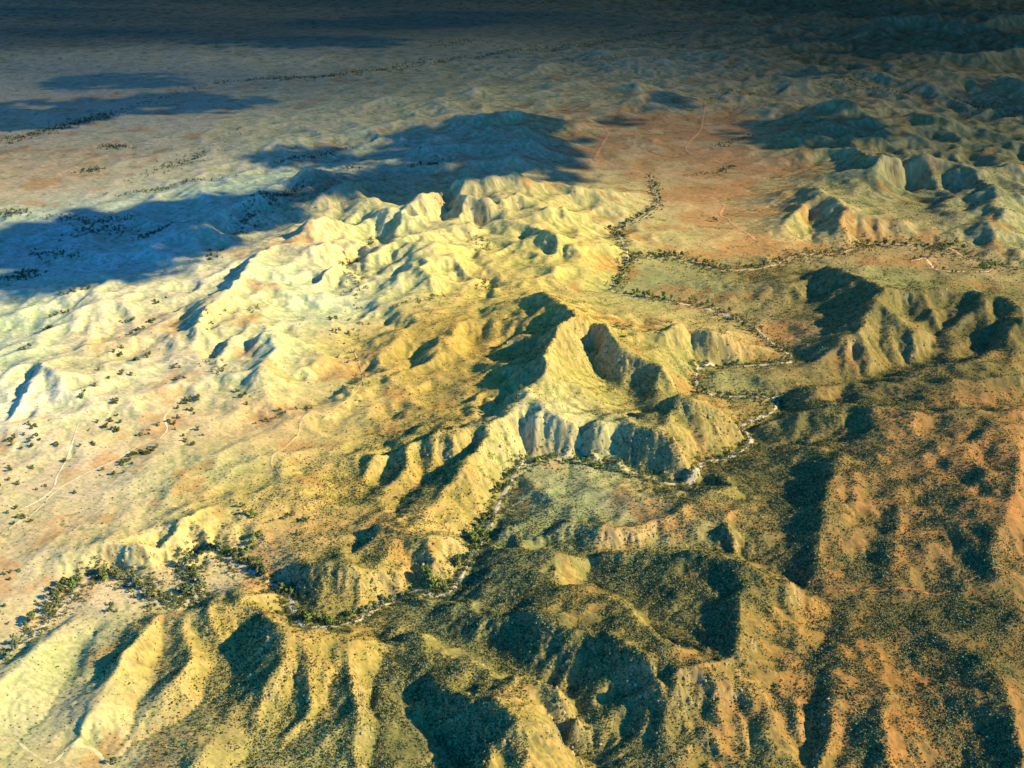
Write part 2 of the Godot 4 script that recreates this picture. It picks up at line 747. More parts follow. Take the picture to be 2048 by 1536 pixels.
func crown_mesh(seed_: int, clumps: int, leaves: int, tall: float, spread: float, tone: Color) -> ArrayMesh:
	# a tree crown for a tree 10 m high: leaf clumps round the limbs, open between them
	var g := RandomNumberGenerator.new()
	g.seed = seed_
	var v := PackedVector3Array()
	var n := PackedVector3Array()
	var c := PackedColorArray()
	var ix := PackedInt32Array()
	for q in clumps:
		var ang := TAU * q / clumps * 1.7 + g.randf() * 1.5
		var out := spread * sqrt(g.randf()) * 0.75
		var o := Vector3(cos(ang) * out, lerpf(10.0 - tall, 9.0, g.randf()) - out * 0.35, sin(ang) * out)
		var rad := g.randf_range(1.2, 2.1) * spread / 3.6
		var light := g.randf_range(0.75, 1.3)
		for t in leaves:
			var d := Vector3(g.randfn(), g.randfn() * 0.8 + 0.25, g.randfn()).normalized()
			var p := o + d * rad * Vector3(1, 0.75, 1) * g.randf_range(0.6, 1.1)
			var a := d.cross(Vector3(g.randfn(), g.randfn(), g.randfn())).normalized()
			var b := d.cross(a)
			var s := g.randf_range(0.45, 0.95) * spread / 3.6
			var k := v.size()
			var sh := light * g.randf_range(0.8, 1.2)
			for e in [a, b, -a, -b * 0.8]:
				v.append(p + e * s)
				n.append((d + e * 0.25).normalized())
				c.append(Color(tone.r * sh, tone.g * sh, tone.b * sh))
			ix.append_array(PackedInt32Array([k, k + 2, k + 1, k, k + 3, k + 2]))
	return built(v, n, c, ix)

func trunk_mesh(seed_: int, tall: float, lean: float) -> ArrayMesh:
	var g := RandomNumberGenerator.new()
	g.seed = seed_
	var v := PackedVector3Array()
	var ix := PackedInt32Array()
	var limb := func(a: Vector3, b: Vector3, ra: float, rb: float):
		var d := (b - a).normalized()
		var s := d.cross(Vector3(0.3, 0.1, 0.95)).normalized()
		var t := d.cross(s)
		var k := v.size()
		for e in 2:
			for q in 5:
				var w := TAU * q / 5
				v.append((b if e else a) + (s * cos(w) + t * sin(w)) * (rb if e else ra))
		for q in 5:
			var r := (q + 1) % 5
			ix.append_array(PackedInt32Array([k + q, k + 5 + q, k + r, k + r, k + 5 + q, k + 5 + r]))
	var fork := Vector3(lean, tall * 0.42, -lean * 0.5)
	limb.call(Vector3(0, -0.6, 0), fork, 0.42, 0.28)
	for q in 4:
		var w := TAU * q / 4 + g.randf()
		limb.call(fork - Vector3(0, 0.1, 0), fork + Vector3(cos(w) * 1.8, tall * g.randf_range(0.25, 0.42), sin(w) * 1.8), 0.2, 0.07)
	var st := SurfaceTool.new()
	st.create_from(built(v, PackedVector3Array(), PackedColorArray(), ix), 0)
	st.generate_normals()
	return st.commit()

func leaf_material(c: Color) -> StandardMaterial3D:
	var m := matte(c, true)
	m.cull_mode = BaseMaterial3D.CULL_DISABLED
	m.backlight_enabled = true
	m.backlight = Color(0.25, 0.27, 0.12)
	return m

func put_row(buf: PackedFloat32Array, at: int, p: Vector3, turn: float, sx: float, sy: float, c: Color):
	var cs := cos(turn) * sx
	var sn := sin(turn) * sx
	buf[at] = cs
	buf[at + 1] = 0.0
	buf[at + 2] = sn
	buf[at + 3] = p.x
	buf[at + 4] = 0.0
	buf[at + 5] = sy
	buf[at + 6] = 0.0
	buf[at + 7] = p.y
	buf[at + 8] = -sn
	buf[at + 9] = 0.0
	buf[at + 10] = cs
	buf[at + 11] = p.z
	buf[at + 12] = c.r
	buf[at + 13] = c.g
	buf[at + 14] = c.b
	buf[at + 15] = 1.0

func stones():
	# broken rock lying on and below the steep faces
	var buf := PackedFloat32Array()
	var n := 0
	buf.resize(16 * 20000)
	for i in range(2, 420):
		var c := R_IN * exp(i * STEP) * STEP
		for j in range(2, COLS - 2):
			var k := i * COLS + j
			var gx := (H[k + 1] - H[k - 1]) / (2.0 * c)
			var gy := (H[k + COLS] - H[k - COLS]) / (2.0 * c)
			var s := sqrt(gx * gx + gy * gy)
			if s < 0.85 or n >= 20000 or rng.randf() > (s - 0.7) * 0.45:
				continue
			var q := place(i + rng.randf() - 0.5, j + rng.randf() - 0.5)
			var r := 0.7 + 2.2 * pow(rng.randf(), 3.0)
			var t := rng.randf_range(0.75, 1.25)
			put_row(buf, n * 16, Vector3(q.x, ground_at(q.x, q.y), q.y), rng.randf() * TAU, r, r * rng.randf_range(0.6, 1.3), Color(t, t, t))
			n += 1
	buf.resize(n * 16)
	var st := SurfaceTool.new()
	var ball := SphereMesh.new()
	ball.radial_segments = 6
	ball.rings = 3
	ball.radius = 0.6
	ball.height = 1.0
	var a := ball.get_mesh_arrays()
	var v: PackedVector3Array = a[Mesh.ARRAY_VERTEX]
	var rough := noise(88, 0.7, 2)
	for q in v.size():
		v[q] *= 1.0 + 0.5 * rough.get_noise_3dv(v[q])
	st.create_from(built(v, PackedVector3Array(), PackedColorArray(), a[Mesh.ARRAY_INDEX]), 0)
	st.deindex()
	st.set_smooth_group(-1)
	st.generate_normals()
	var mm := MultiMesh.new()
	mm.transform_format = MultiMesh.TRANSFORM_3D
	mm.use_colors = true
	mm.mesh = st.commit()
	mm.instance_count = n
	mm.buffer = buf
	var mi := MultiMeshInstance3D.new()
	mi.multimesh = mm
	mi.material_override = matte(Color(0.27, 0.21, 0.11), true)
	give(mi, "rubble", "broken rock lying on and below the cliffs", "", "", "stuff")

func scrub():
	# low bushes over the slopes: nobody could count them
	var kinds := [
		["scrub", "low dark green scrub dotted over the near slopes", Color(0.078, 0.09, 0.032)],
		["spinifex", "tufts of yellow green spinifex grass on the near slopes", Color(0.24, 0.22, 0.08)],
		["saltbush", "small grey green saltbush scattered between the darker scrub", Color(0.20, 0.235, 0.115)],
	]
	var rows: Array = [PackedFloat32Array(), PackedFloat32Array(), PackedFloat32Array()]
	var fill := [0, 0, 0]
	for q in 3:
		rows[q].resize(16 * 330000)
	var clump := noise(71, 70.0, 3)
	var clump2 := noise(72, 18.0, 2)
	var w0: PackedFloat32Array = rows[0]
	var w1: PackedFloat32Array = rows[1]
	var w2: PackedFloat32Array = rows[2]
	rows.clear()
	for i in range(0, 520):
		var c := R_IN * exp(i * STEP) * STEP
		var fade := 1.0 - smoothstep(300.0, 520.0, i)
		for j in range(0, COLS - 1):
			var m := map_at(i, j)
			var k := i * COLS + j
			if BED[k]:
				continue
			var p := place(i, j)
			var gx := (H[k + 1] - H[maxi(k - 1, 0)]) / (2.0 * c)      # > 0: rises to the right
			var fl := log(FLOW[k])
			var wet := smoothstep(6.0, 9.0, fl)
			var shade := clampf(gx * 1.7, -0.55, 1.1)                # slopes that face west hold more moisture and scrub
			var d := m.a * (0.75 + 0.9 * clump.get_noise_2d(p.x, p.y) + 0.8 * clump2.get_noise_2d(p.x, p.y) + shade + 1.1 * wet)
			d = clampf(d, 0.0, 1.5)
			var expect := d * c * c / 0.55 * fade
			if c > 4.0:
				expect = d * c * c / (0.55 + (c - 4.0) * 1.8) * fade
			expect *= 0.32 + 1.0 * smoothstep(0.05, 0.34, m.a)
			expect += smoothstep(7.0, 9.5, fl) * c * c / 26.0 * fade * maxf(0.0, 0.6 + clump2.get_noise_2d(p.y, p.x))
			var count := int(expect + rng.randf())
			for e in count:
				var q := place(i + rng.randf(), j + rng.randf())
				var y := ground_at(q.x, q.y)
				var s := (0.55 + 1.35 * pow(rng.randf(), 1.8)) * (1.0 if rng.randf() < 0.94 else 1.6) * (1.0 + maxf(0.0, c - 4.0) * 0.08)
				var tone := rng.randf_range(0.7, 1.3)
				var pick := rng.randf()
				var pos := Vector3(q.x, y, q.y)
				if pick < 0.46:
					if fill[0] < 330000:
						put_row(w0, fill[0] * 16, pos, rng.randf() * TAU, s, s * rng.randf_range(0.7, 1.1), Color(tone, tone, tone))
						fill[0] += 1
				elif pick < 0.76:
					if fill[1] < 330000:
						put_row(w1, fill[1] * 16, pos, rng.randf() * TAU, s * 0.9, s * 0.5, Color(tone, tone, tone))
						fill[1] += 1
				elif fill[2] < 330000:
					put_row(w2, fill[2] * 16, pos, rng.randf() * TAU, s, s * 0.7, Color(tone, tone, tone))
					fill[2] += 1
	var bufs := [w0, w1, w2]
	for q in 3:
		var b: PackedFloat32Array = bufs[q]
		b.resize(fill[q] * 16)
		var mm := MultiMesh.new()
		mm.transform_format = MultiMesh.TRANSFORM_3D
		mm.use_colors = true
		mm.mesh = clump_mesh(80 + q, 22, 1.0)
		mm.instance_count = fill[q]
		mm.buffer = b
		var mi := MultiMeshInstance3D.new()
		mi.multimesh = mm
		mi.material_override = leaf_material(kinds[q][2])
		give(mi, kinds[q][0], kinds[q][1], "", "", "stuff")

var crowns: Array = []
var trunks: Array = []
var leaf_mats: Array = []
var bark: StandardMaterial3D
const LOOKS := ["dark green", "bright green", "grey green", "olive"]

func tree_at(called: String, label: String, category: String, group: String, p: Vector3, tall: float, look: int):
	var t := Node3D.new()
	t.position = p
	t.rotation.y = rng.randf() * TAU
	t.scale = Vector3.ONE * tall / 10.0
	give(t, called, label, category, group)
	var kind := (0 if called == "gum_tree" else 3) + rng.randi() % 3
	var tr := MeshInstance3D.new()
	tr.mesh = trunks[kind]
	tr.material_override = bark
	give(tr, "trunk", "", "", "", "", t)
	var cr := MeshInstance3D.new()
	cr.mesh = crowns[kind]
	cr.material_override = leaf_mats[look]
	give(cr, "crown", "", "", "", "", t)

const ORDINALS := ["first", "second", "third", "fourth", "fifth", "sixth", "seventh", "eighth", "ninth", "tenth", "eleventh", "twelfth", "thirteenth", "fourteenth"]

func grove(called: String, category: String, group: String, where: String, line: Array, count: int, wide: float, tall: float, look: int):
	# trees strung along a line; counted from its first end
	var a := Vector2(line[0], line[1])
	var b := Vector2(line[2], line[3])
	var side := (b - a).orthogonal().normalized() if a != b else Vector2(1, 0)
	for i in count:
		var t := (i + rng.randf_range(0.15, 0.85)) / count
		var q := a.lerp(b, t) + side * rng.randfn() * wide * 0.5 + Vector2(rng.randfn(), rng.randfn()) * (0.0 if a != b else wide)
		var s := tall * ((0.85 if a.y > -1150.0 else 0.75) if called == "gum_tree" else 0.72) * rng.randf_range(0.65, 1.25)
		var lk := look if rng.randf() < 0.7 else rng.randi() % 4
		var kind_word := "gum" if called == "gum_tree" else "bush"
		var label: String
		if count == 1:
			label = "lone %s %s %s" % [LOOKS[lk], kind_word, where]
		else:
			label = "%s %s, %s from left %s" % [LOOKS[lk], kind_word, ORDINALS[mini(i, 13)], where]
		tree_at(called, label, category, group, Vector3(q.x, ground_at(q.x, q.y) - 0.1, q.y), s, lk)

func belt(called: String, label: String, lines: Array, size := 1.0):
	# woodland too far and too dense to count
	var buf := PackedFloat32Array()
	var n := 0
	var spots: Array = []
	for l in lines:
		for i in int(l[0]):
			var m: int = (l.size() - 2) / 2
			var f: float = rng.randf() * (m - 1)
			var k := mini(int(f), m - 2)
			var a := Vector2(l[2 + k * 2], l[3 + k * 2])
			var b := Vector2(l[4 + k * 2], l[5 + k * 2])
			var q: Vector2 = a.lerp(b, f - k) + Vector2(rng.randfn() * 1.3, rng.randfn()) * float(l[1])
			spots.append(q)
	buf.resize(spots.size() * 16)
	for q in spots:
		var s := size * rng.randf_range(0.55, 1.2)
		var c := rng.randf_range(0.7, 1.25)
		put_row(buf, n * 16, Vector3(q.x, ground_at(q.x, q.y) - 0.3, q.y), rng.randf() * TAU, s, s * rng.randf_range(0.7, 1.0), Color(c, c, c))
		n += 1
	var mm := MultiMesh.new()
	mm.transform_format = MultiMesh.TRANSFORM_3D
	mm.use_colors = true
	mm.mesh = crown_mesh(77, 8, 12, 9.0, 4.2, Color(1, 1, 1))
	mm.instance_count = n
	mm.buffer = buf
	var mi := MultiMeshInstance3D.new()
	mi.multimesh = mm
	mi.material_override = leaf_mats[0]
	give(mi, called, label, "", "", "stuff")

func make_plants():
	for q in 3:
		crowns.append(crown_mesh(20 + q, 9 + q * 2, 20, [6.0, 7.0, 5.0][q], [3.6, 3.2, 4.0][q], Color(1, 1, 1)))
		trunks.append(trunk_mesh(30 + q, 10.0, [0.6, -0.4, 0.9][q]))
	for q in 3:
		crowns.append(crown_mesh(40 + q, 10 + q, 18, 8.6, 5.0, Color(1, 1, 1)))
		trunks.append(trunk_mesh(50 + q, 6.0, 0.5))
	for c in [Color(0.075, 0.105, 0.04), Color(0.12, 0.18, 0.045), Color(0.15, 0.185, 0.10), Color(0.12, 0.13, 0.045)]:
		leaf_mats.append(leaf_material(c))
	bark = matte(Color(0.30, 0.26, 0.19))


# ------------------------------------------------------------------ clouds overhead, out of the frame, whose shade lies on the land, and an added dimming sheet
func cloud(label: String, x: float, z: float, ax: float, az: float, high: float, puffs: int):
	var st := SurfaceTool.new()
	var ball := SphereMesh.new()
	ball.radial_segments = 10
	ball.rings = 5
	ball.radius = 1.0
	ball.height = 2.0
	var r0 := sqrt(ax * az)
	var shape := noise(rng.randi() % 1000, 1.1, 3)
	for i in puffs * 4:
		var a := rng.randf() * TAU
		var d := sqrt(rng.randf())
		var q := Vector2(cos(a), sin(a)) * d
		# ragged: fewer and smaller puffs towards the rim
		if shape.get_noise_2d(q.x * 1.5, q.y * 1.5) + 0.75 - d * d * 0.9 < rng.randf() * 0.6:
			continue
		var s := r0 * rng.randf_range(0.06, 0.2) * (1.15 - 0.75 * d)
		var b := Basis(Vector3.UP, rng.randf() * TAU).scaled(Vector3(s * 1.5, s * 0.35, s))
		st.append_from(ball, 0, Transform3D(b, Vector3(q.x * ax, rng.randf_range(-0.1, 0.1) * s, q.y * az)))
	var o := MeshInstance3D.new()
	o.mesh = st.commit()
	o.material_override = matte(Color(0.55, 0.6, 0.66))
	o.position = Vector3(x, 0, z) + SUN_TO * (high / SUN_TO.y)
	give(o, "cloud", label, "cloud", "clouds over the hills")

func dimming_veil(high: float):
	# added unseen sheet, denser with distance, put in to dim the far ground
	var far := [1300.0, 1700.0, 2012.0, 2424.0, 3030.0, 3967.0, 4958.0, 5800.0, 14000.0]
	var pass_ := VEIL
	var v := PackedVector3Array()
	var c := PackedColorArray()
	var ix := PackedInt32Array()
	var nz := 70
	var nx := 24
	var wisp := noise(91, 900.0, 3)
	for layer in 2:
		for i in nz + 1:
			var d := 1300.0 * pow(10.0, float(i) / nz)
			for j in nx + 1:
				var x := lerpf(-9000.0, 9000.0, float(j) / nx)
				var dd := d
				var t: float = 1.0
				for q in far.size() - 1:
					if dd >= far[q] and dd < far[q + 1]:
						t = lerpf(pass_[q], pass_[q + 1], (dd - far[q]) / (far[q + 1] - far[q]))
				if dd >= 13000.0:
					t = 1.0
				t = clampf(t + (1.0 - t) * 0.1 * wisp.get_noise_2d(x, d), 0.0, 1.0)
				if j == 0 or j == nx or i == 0 or i == nz:
					t = 1.0
				var p := Vector3(x, 0, -d) + SUN_TO * (high / SUN_TO.y)
				p.y += layer * 120.0 * (1.0 - t)
				v.append(p)
				c.append(Color(0.5, 0.55, 0.62, 1.0 - sqrt(t)))
	for layer in 2:
		for i in nz:
			for j in nx:
				var k := layer * (nz + 1) * (nx + 1) + i * (nx + 1) + j
				ix.append_array(PackedInt32Array([k, k + nx + 1, k + 1, k + 1, k + nx + 1, k + nx + 2]))
	var st := SurfaceTool.new()
	st.create_from(built(v, PackedVector3Array(), c, ix), 0)
	st.generate_normals()
	var o := MeshInstance3D.new()
	o.mesh = st.commit()
	var m := matte(Color(1, 1, 1), true)
	m.transparency = BaseMaterial3D.TRANSPARENCY_ALPHA
	o.material_override = m
	give(o, "added_dimming_layer", "added unseen sheet that dims the far plain", "cloud")
const VEIL := [1.0, 0.96, 0.64, 0.30, 0.15, 0.055, 0.018, 0.004, 0.004]


# ------------------------------------------------------------------ survey: x, z, height of crests and valley floors
func survey():
	hill("bluff", [
		[-425, -787, 8, -405, -792, 22, -380, -791, 27, -356, -793, 25, -350, -794, 14],
		[-356, -793, 25, -346, -800, 22, -337, -808, 24, -330, -822, 28, -322, -840, 24],
		[-405, -792, 22, -432, -798, 16, -459, -799, 9],
	])
	hill("bluff2", [
		[-312, -775, 6, -311, -786, 12, -302, -798, 20, -293, -803, 24, -286, -804, 14, -281, -806, 4],
		[-293, -803, 24, -310, -828, 24, -322, -840, 24],
	])
	hill("west_spur", [
		[-308, -709, 14, -310, -693, 19, -312, -675, 23, -315, -659, 26, -321, -642, 25, -324, -628, 19, -329, -613, 12],
	])
	hill("saddle_hill", [
		[-308, -709, 14, -294, -702, 20, -266, -695, 29, -247, -706, 26, -230, -728, 20, -219, -741, 12],
		[-265, -694, 29, -260, -679, 24, -251, -667, 16],
	])
	hill("mid_spur", [
		[-292, -698, 21, -282, -671, 20, -266, -641, 19, -270, -625, 16, -278, -613, 13, -286, -603, 8, -292, -595, 4],
	])
	hill("peak", [
		[-222, -701, 24, -210, -676, 34, -191, -649, 38, -183, -644, 37, -181, -630, 32, -186, -618, 28, -194, -607, 26, -196, -596, 20, -201, -584, 14, -211, -577, 8],
		[-191, -649, 38, -176, -650, 35, -159, -654, 30, -144, -658, 28, -119, -660, 22],
		[-176, -650, 35, -166, -625, 28, -162, -609, 25, -157, -590, 19, -169, -573, 12, -176, -566, 8],
		[-142, -656, 29, -131, -627, 26, -124, -602, 23, -118, -584, 22, -113, -564, 19, -113, -541, 16, -115, -529, 13],
	])
	hill("low_spur", [
		[-364, -688, 9, -363, -668, 9, -361, -648, 7, -363, -629, 3],
		[-330, -610, 10, -329, -596, 11, -334, -577, 7, -339, -568, 2],
		[-224, -568, 6, -228, -556, 11, -234, -541, 11, -240, -531, 12],
	])
	hill("creek_bank", [
		[-398, -706, 5, -400, -676, 9, -406, -657, 12, -411, -631, 14, -419, -608, 16],
	])
	hill("dome", [
		[-220, -769, 12, -201, -759, 22, -184, -751, 27, -152, -747, 29, -120, -754, 26, -104, -752, 17, -99, -755, 7],
	])
	hill("mesa_spur", [
		[-134, -823, 34, -113, -811, 30, -88, -804, 28, -62, -802, 22, -46, -806, 10],
		[-134, -823, 34, -135, -795, 24, -139, -783, 15, -146, -781, 9],
		[-88, -804, 28, -74, -783, 21, -64, -772, 14, -53, -775, 5],
	])
	hill("bank_hill", [
		[-25, -821, 6, -10, -800, 16, 9, -789, 21, 36, -781, 24, 52, -776, 22, 66, -776, 17, 79, -772, 11],
		[-50, -736, 5, -38, -750, 11, -19, -759, 17, -4, -756, 20, 7, -743, 22, 24, -730, 25, 41, -736, 26],
		[36, -781, 24, 41, -753, 26, 41, -736, 26, 46, -718, 29],
	])
	hill("cuesta", [
		[45, -711, 34, 33, -692, 31, 15, -678, 36, 29, -658, 41, 52, -646, 47, 78, -631, 51, 95, -618, 54, 101, -601, 55, 106, -592, 52, 116, -580, 47],
		[56, -710, 33, 78, -699, 37, 97, -687, 40, 110, -674, 41, 114, -654, 44, 118, -631, 47, 124, -612, 49, 132, -599, 49],
		[15, -678, 36, -3, -685, 30, -21, -685, 22, -43, -707, 19, -63, -712, 15, -91, -735, 6],
		[-21, -685, 22, -25, -671, 16, -29, -665, 10],
	])
	hill("near_cuesta", [
		[-112, -681, 9, -96, -684, 12, -77, -666, 18, -71, -632, 25, -61, -604, 30, -47, -584, 34, -27, -573, 38, -5, -561, 40, 3, -546, 40, 17, -542, 36, 37, -543, 24],
		[-67, -648, 21, -45, -639, 22, -22, -629, 25, -8, -614, 28, 8, -606, 30, 24, -594, 33, 38, -584, 34, 47, -569, 33, 48, -563, 30],
		[3, -546, 40, -9, -542, 36, -20, -535, 30, -24, -517, 26],
		[17, -542, 36, 15, -531, 30, 10, -517, 26],
	])
	hill("red_hill", [
		[117, -588, 40, 101, -592, 31, 81, -591, 21, 67, -584, 16],
		[117, -588, 40, 119, -570, 32, 108, -560, 25, 89, -561, 15],
		[174, -619, 33, 185, -603, 35, 195, -585, 32, 201, -566, 27, 206, -553, 22, 213, -540, 17],
		[216, -629, 25, 221, -606, 29, 219, -581, 26, 218, -559, 22],
		[260, -725, 25, 254, -671, 24, 228, -635, 26, 215, -626, 27, 185, -603, 35],
	])
	hill("ribbed_ridge", [
		[79, -779, 19, 115, -776, 28, 137, -765, 31, 159, -762, 38, 187, -748, 45, 201, -731, 50, 217, -718, 53, 237, -707, 48, 250, -710, 48, 257, -710, 36, 274, -716, 24, 285, -711, 17],
		[201, -731, 50, 199, -698, 46, 193, -667, 45, 181, -626, 45, 170, -605, 46, 130, -590, 57],
	])
	hill("red_slope", [
		[295, -707, 15, 287, -673, 21, 267, -637, 26, 250, -608, 30, 244, -576, 31, 234, -547, 26, 221, -524, 21],
		[310, -689, 19, 304, -638, 25, 296, -594, 31, 279, -558, 32, 269, -536, 30, 271, -517, 27],
	])
	hill("dark_slope", [
		[346, -671, 24, 374, -640, 32, 381, -595, 38, 377, -558, 41, 363, -513, 38],
		[395, -686, 21, 429, -700, 25, 440, -678, 29],
	])
	hill("gorge_wall", [
		[272, -963, 11, 297, -972, 18, 323, -972, 24, 353, -953, 33, 367, -940, 40, 340, -909, 40, 323, -872, 38, 310, -830, 35, 288, -777, 27, 273, -744, 20],
	])
	hill("big_hill", [
		[370, -948, 34, 393, -935, 38, 427, -932, 42, 471, -933, 48, 569, -974, 55],
		[427, -932, 42, 401, -881, 38, 379, -814, 36, 360, -769, 29, 349, -740, 22],
		[569, -974, 55, 521, -874, 53, 463, -787, 45, 440, -748, 36, 440, -727, 29],
		[289, -826, 20, 279, -799, 17, 267, -769, 14],
	])
	hill("bench", [
		[212, -957, 3, 231, -925, 14, 237, -899, 21, 225, -856, 24, 209, -818, 27, 219, -796, 19],
		[-21, -853, 6, -4, -831, 16, 9, -815, 19, 27, -816, 21, 46, -825, 24, 78, -815, 26, 110, -811, 26, 137, -818, 27, 173, -852, 27, 205, -879, 26, 233, -896, 22],
		[14, -945, 6, 23, -905, 13, 40, -890, 16, 75, -891, 18, 118, -882, 19, 179, -887, 22],
	])
	hill("long_ridge", [
		[120, -1244, 75, 100, -1248, 73, 84, -1248, 73, 59, -1199, 78, 59, -1182, 73, 45, -1164, 66, 41, -1114, 73, 43, -1104, 64, 28, -1080, 54, 17, -1059, 56, 16, -1049, 45, 5, -1024, 42, -27, -1002, 40, -34, -974, 38, -35, -946, 36, -50, -917, 32, -67, -894, 26, -80, -879, 19],
		[59, -1199, 78, 40, -1239, 54, 8, -1254, 38, -9, -1255, 24],
		[41, -1114, 73, 12, -1151, 42, -16, -1167, 31, -35, -1168, 23, -57, -1154, 10],
		[17, -1059, 56, -13, -1082, 37, -31, -1092, 26, -67, -1106, 14, -104, -1129, 5],
		[120, -1244, 75, 127, -1219, 63, 143, -1188, 45, 167, -1169, 45, 193, -1156, 42, 199, -1141, 35, 203, -1128, 23],
		[127, -1242, 70, 126, -1215, 52, 123, -1203, 38],
	])
	hill("north_spur", [
		[85, -1252, 71, 68, -1321, 66, 52, -1337, 54, 31, -1342, 42, 2, -1331, 34, -29, -1314, 26, -48, -1309, 15],
		[68, -1321, 66, 43, -1366, 61, 26, -1373, 48, -6, -1382, 32, -55, -1381, 20, -82, -1374, 17],
	])
	hill("east_spur", [
		[158, -1251, 39, 177, -1254, 44, 209, -1245, 51, 235, -1272, 55, 257, -1262, 51, 286, -1256, 39, 312, -1266, 26, 343, -1274, 11],
	])
	hill("cone", [
		[166, -1066, 19, 174, -1057, 38, 193, -1046, 58, 212, -1040, 55, 232, -1043, 48, 252, -1037, 36, 268, -1035, 19, 281, -1024, 7],
	])
	hill("cliff_hill", [
		[17, -1011, 26, 24, -1014, 42, 36, -1015, 50, 45, -1009, 48, 87, -1002, 46, 128, -1001, 44, 155, -981, 42, 186, -953, 40, 198, -947, 36, 207, -950, 28],
		[45, -1009, 48, 27, -1063, 40, 17, -1046, 62],
		[53, -1005, 47, 59, -1000, 30, 64, -992, 17, 66, -987, 7],
		[94, -990, 40, 88, -984, 22, 99, -974, 6],
		[124, -966, 28, 119, -961, 14, 126, -956, 4],
		[30, -1002, 38, 24, -1002, 20, 22, -996, 6],
	])
	hill("west_hills", [
		[-75, -1272, 32, -99, -1250, 26, -96, -1220, 23, -105, -1199, 16, -116, -1199, 7],
		[-78, -1346, 26, -78, -1295, 26, -75, -1272, 32, -65, -1258, 23],
		[-141, -1290, 21, -156, -1257, 18, -164, -1231, 11, -173, -1209, 4],
		[-128, -1358, 16, -149, -1341, 14, -158, -1333, 7],
	])
	hill("stepped", [
		[-33, -999, 40, -61, -989, 39, -87, -985, 37, -116, -971, 33, -144, -967, 30, -158, -961, 24, -178, -951, 16, -188, -940, 9],
		[-116, -971, 33, -115, -944, 22, -125, -923, 15, -148, -896, 6],
		[-90, -982, 35, -86, -961, 23, -78, -952, 13],
		[-72, -987, 38, -64, -969, 26, -56, -963, 19],
		[-158, -961, 24, -168, -931, 11, -176, -909, 6],
	])
	hill("dark_range", [
		[456, -1535, 22, 501, -1499, 48, 520, -1457, 53, 530, -1412, 60, 545, -1362, 65, 585, -1358, 61, 625, -1372, 60, 667, -1354, 63, 693, -1331, 65, 710, -1292, 68],
		[501, -1499, 48, 478, -1503, 33, 456, -1503, 18],
		[530, -1412, 60, 508, -1416, 47, 487, -1422, 32, 468, -1429, 16],
		[545, -1362, 65, 519, -1351, 56, 499, -1302, 51, 475, -1250, 44, 449, -1240, 33, 419, -1238, 19, 388, -1225, 4],
		[519, -1351, 56, 526, -1292, 53, 551, -1272, 40, 572, -1275, 32, 588, -1275, 25],
		[551, -1272, 40, 549, -1238, 25, 542, -1227, 7],
		[471, -1243, 42, 473, -1217, 25, 473, -1192, 4],
		[599, -1355, 59, 598, -1319, 44, 603, -1287, 30],
		[667, -1354, 63, 668, -1311, 55, 638, -1300, 42, 620, -1285, 33, 602, -1256, 21, 573, -1234, 9],
		[698, -1263, 65, 680, -1266, 49, 657, -1234, 39],
	])
	hill("low_ridge", [
		[343, -1121, 5, 350, -1122, 14, 367, -1126, 23, 399, -1122, 23, 419, -1139, 26, 430, -1130, 28, 458, -1124, 30, 488, -1149, 33, 513, -1145, 37, 537, -1153, 40, 577, -1150, 44, 624, -1187, 49, 663, -1180, 55],
		[458, -1124, 30, 485, -1095, 35, 535, -1095, 44, 627, -1101, 55],
	])
	hill("ridge_f3", [
		[274, -1044, 5, 291, -1046, 15, 315, -1051, 24, 341, -1048, 30, 369, -1046, 37, 397, -1041, 43, 422, -1030, 48, 437, -1019, 50, 471, -1008, 51, 519, -1009, 53, 585, -1011, 58],
		[422, -1030, 48, 405, -991, 42, 394, -978, 33, 378, -971, 30],
	])
	hill("bench2", [
		[270, -1200, 5, 316, -1198, 9, 328, -1176, 12, 356, -1180, 11, 371, -1221, 5],
	])
	hill("far_bench", [
		[282, -1520, 9, 326, -1503, 14, 372, -1493, 18, 415, -1476, 23, 436, -1465, 23, 449, -1443, 14, 439, -1407, 7],
	])
	hill("pale_hills", [
		[-337, -1804, 14, -299, -1805, 20, -263, -1792, 29, -239, -1773, 18],
		[-269, -1826, 39, -223, -1808, 46, -193, -1783, 53, -163, -1782, 40, -129, -1817, 16],
		[-193, -1783, 53, -183, -1782, 31, -189, -1786, 10],
		[-194, -1799, 51, -166, -1833, 66, -142, -1854, 75, -108, -1853, 70, -56, -1815, 82, -23, -1828, 69, 15, -1846, 59, 47, -1860, 48, 83, -1887, 34, 148, -1897, 11],
		[-138, -1927, 61, -92, -1939, 75, -63, -1936, 70, -33, -1926, 80, 9, -1960, 68, 25, -1958, 59, 93, -1977, 44, 124, -1944, 49, 192, -1968, 34, 266, -2017, 12],
		[-56, -1815, 82, -89, -1849, 45, -111, -1889, 27],
		[-132, -1819, 21, -87, -1795, 31, -69, -1805, 20],
		[-116, -1764, 24, -78, -1729, 32, -43, -1741, 10],
		[-90, -1874, 41, -64, -1837, 42, -20, -1826, 39, 24, -1835, 42, 49, -1826, 47, 70, -1799, 51, 94, -1795, 48, 117, -1817, 32, 159, -1828, 12],
		[-20, -1826, 39, -50, -1789, 22, -60, -1788, 10],
		[70, -1799, 51, 82, -1784, 33, 89, -1795, 14],
	])
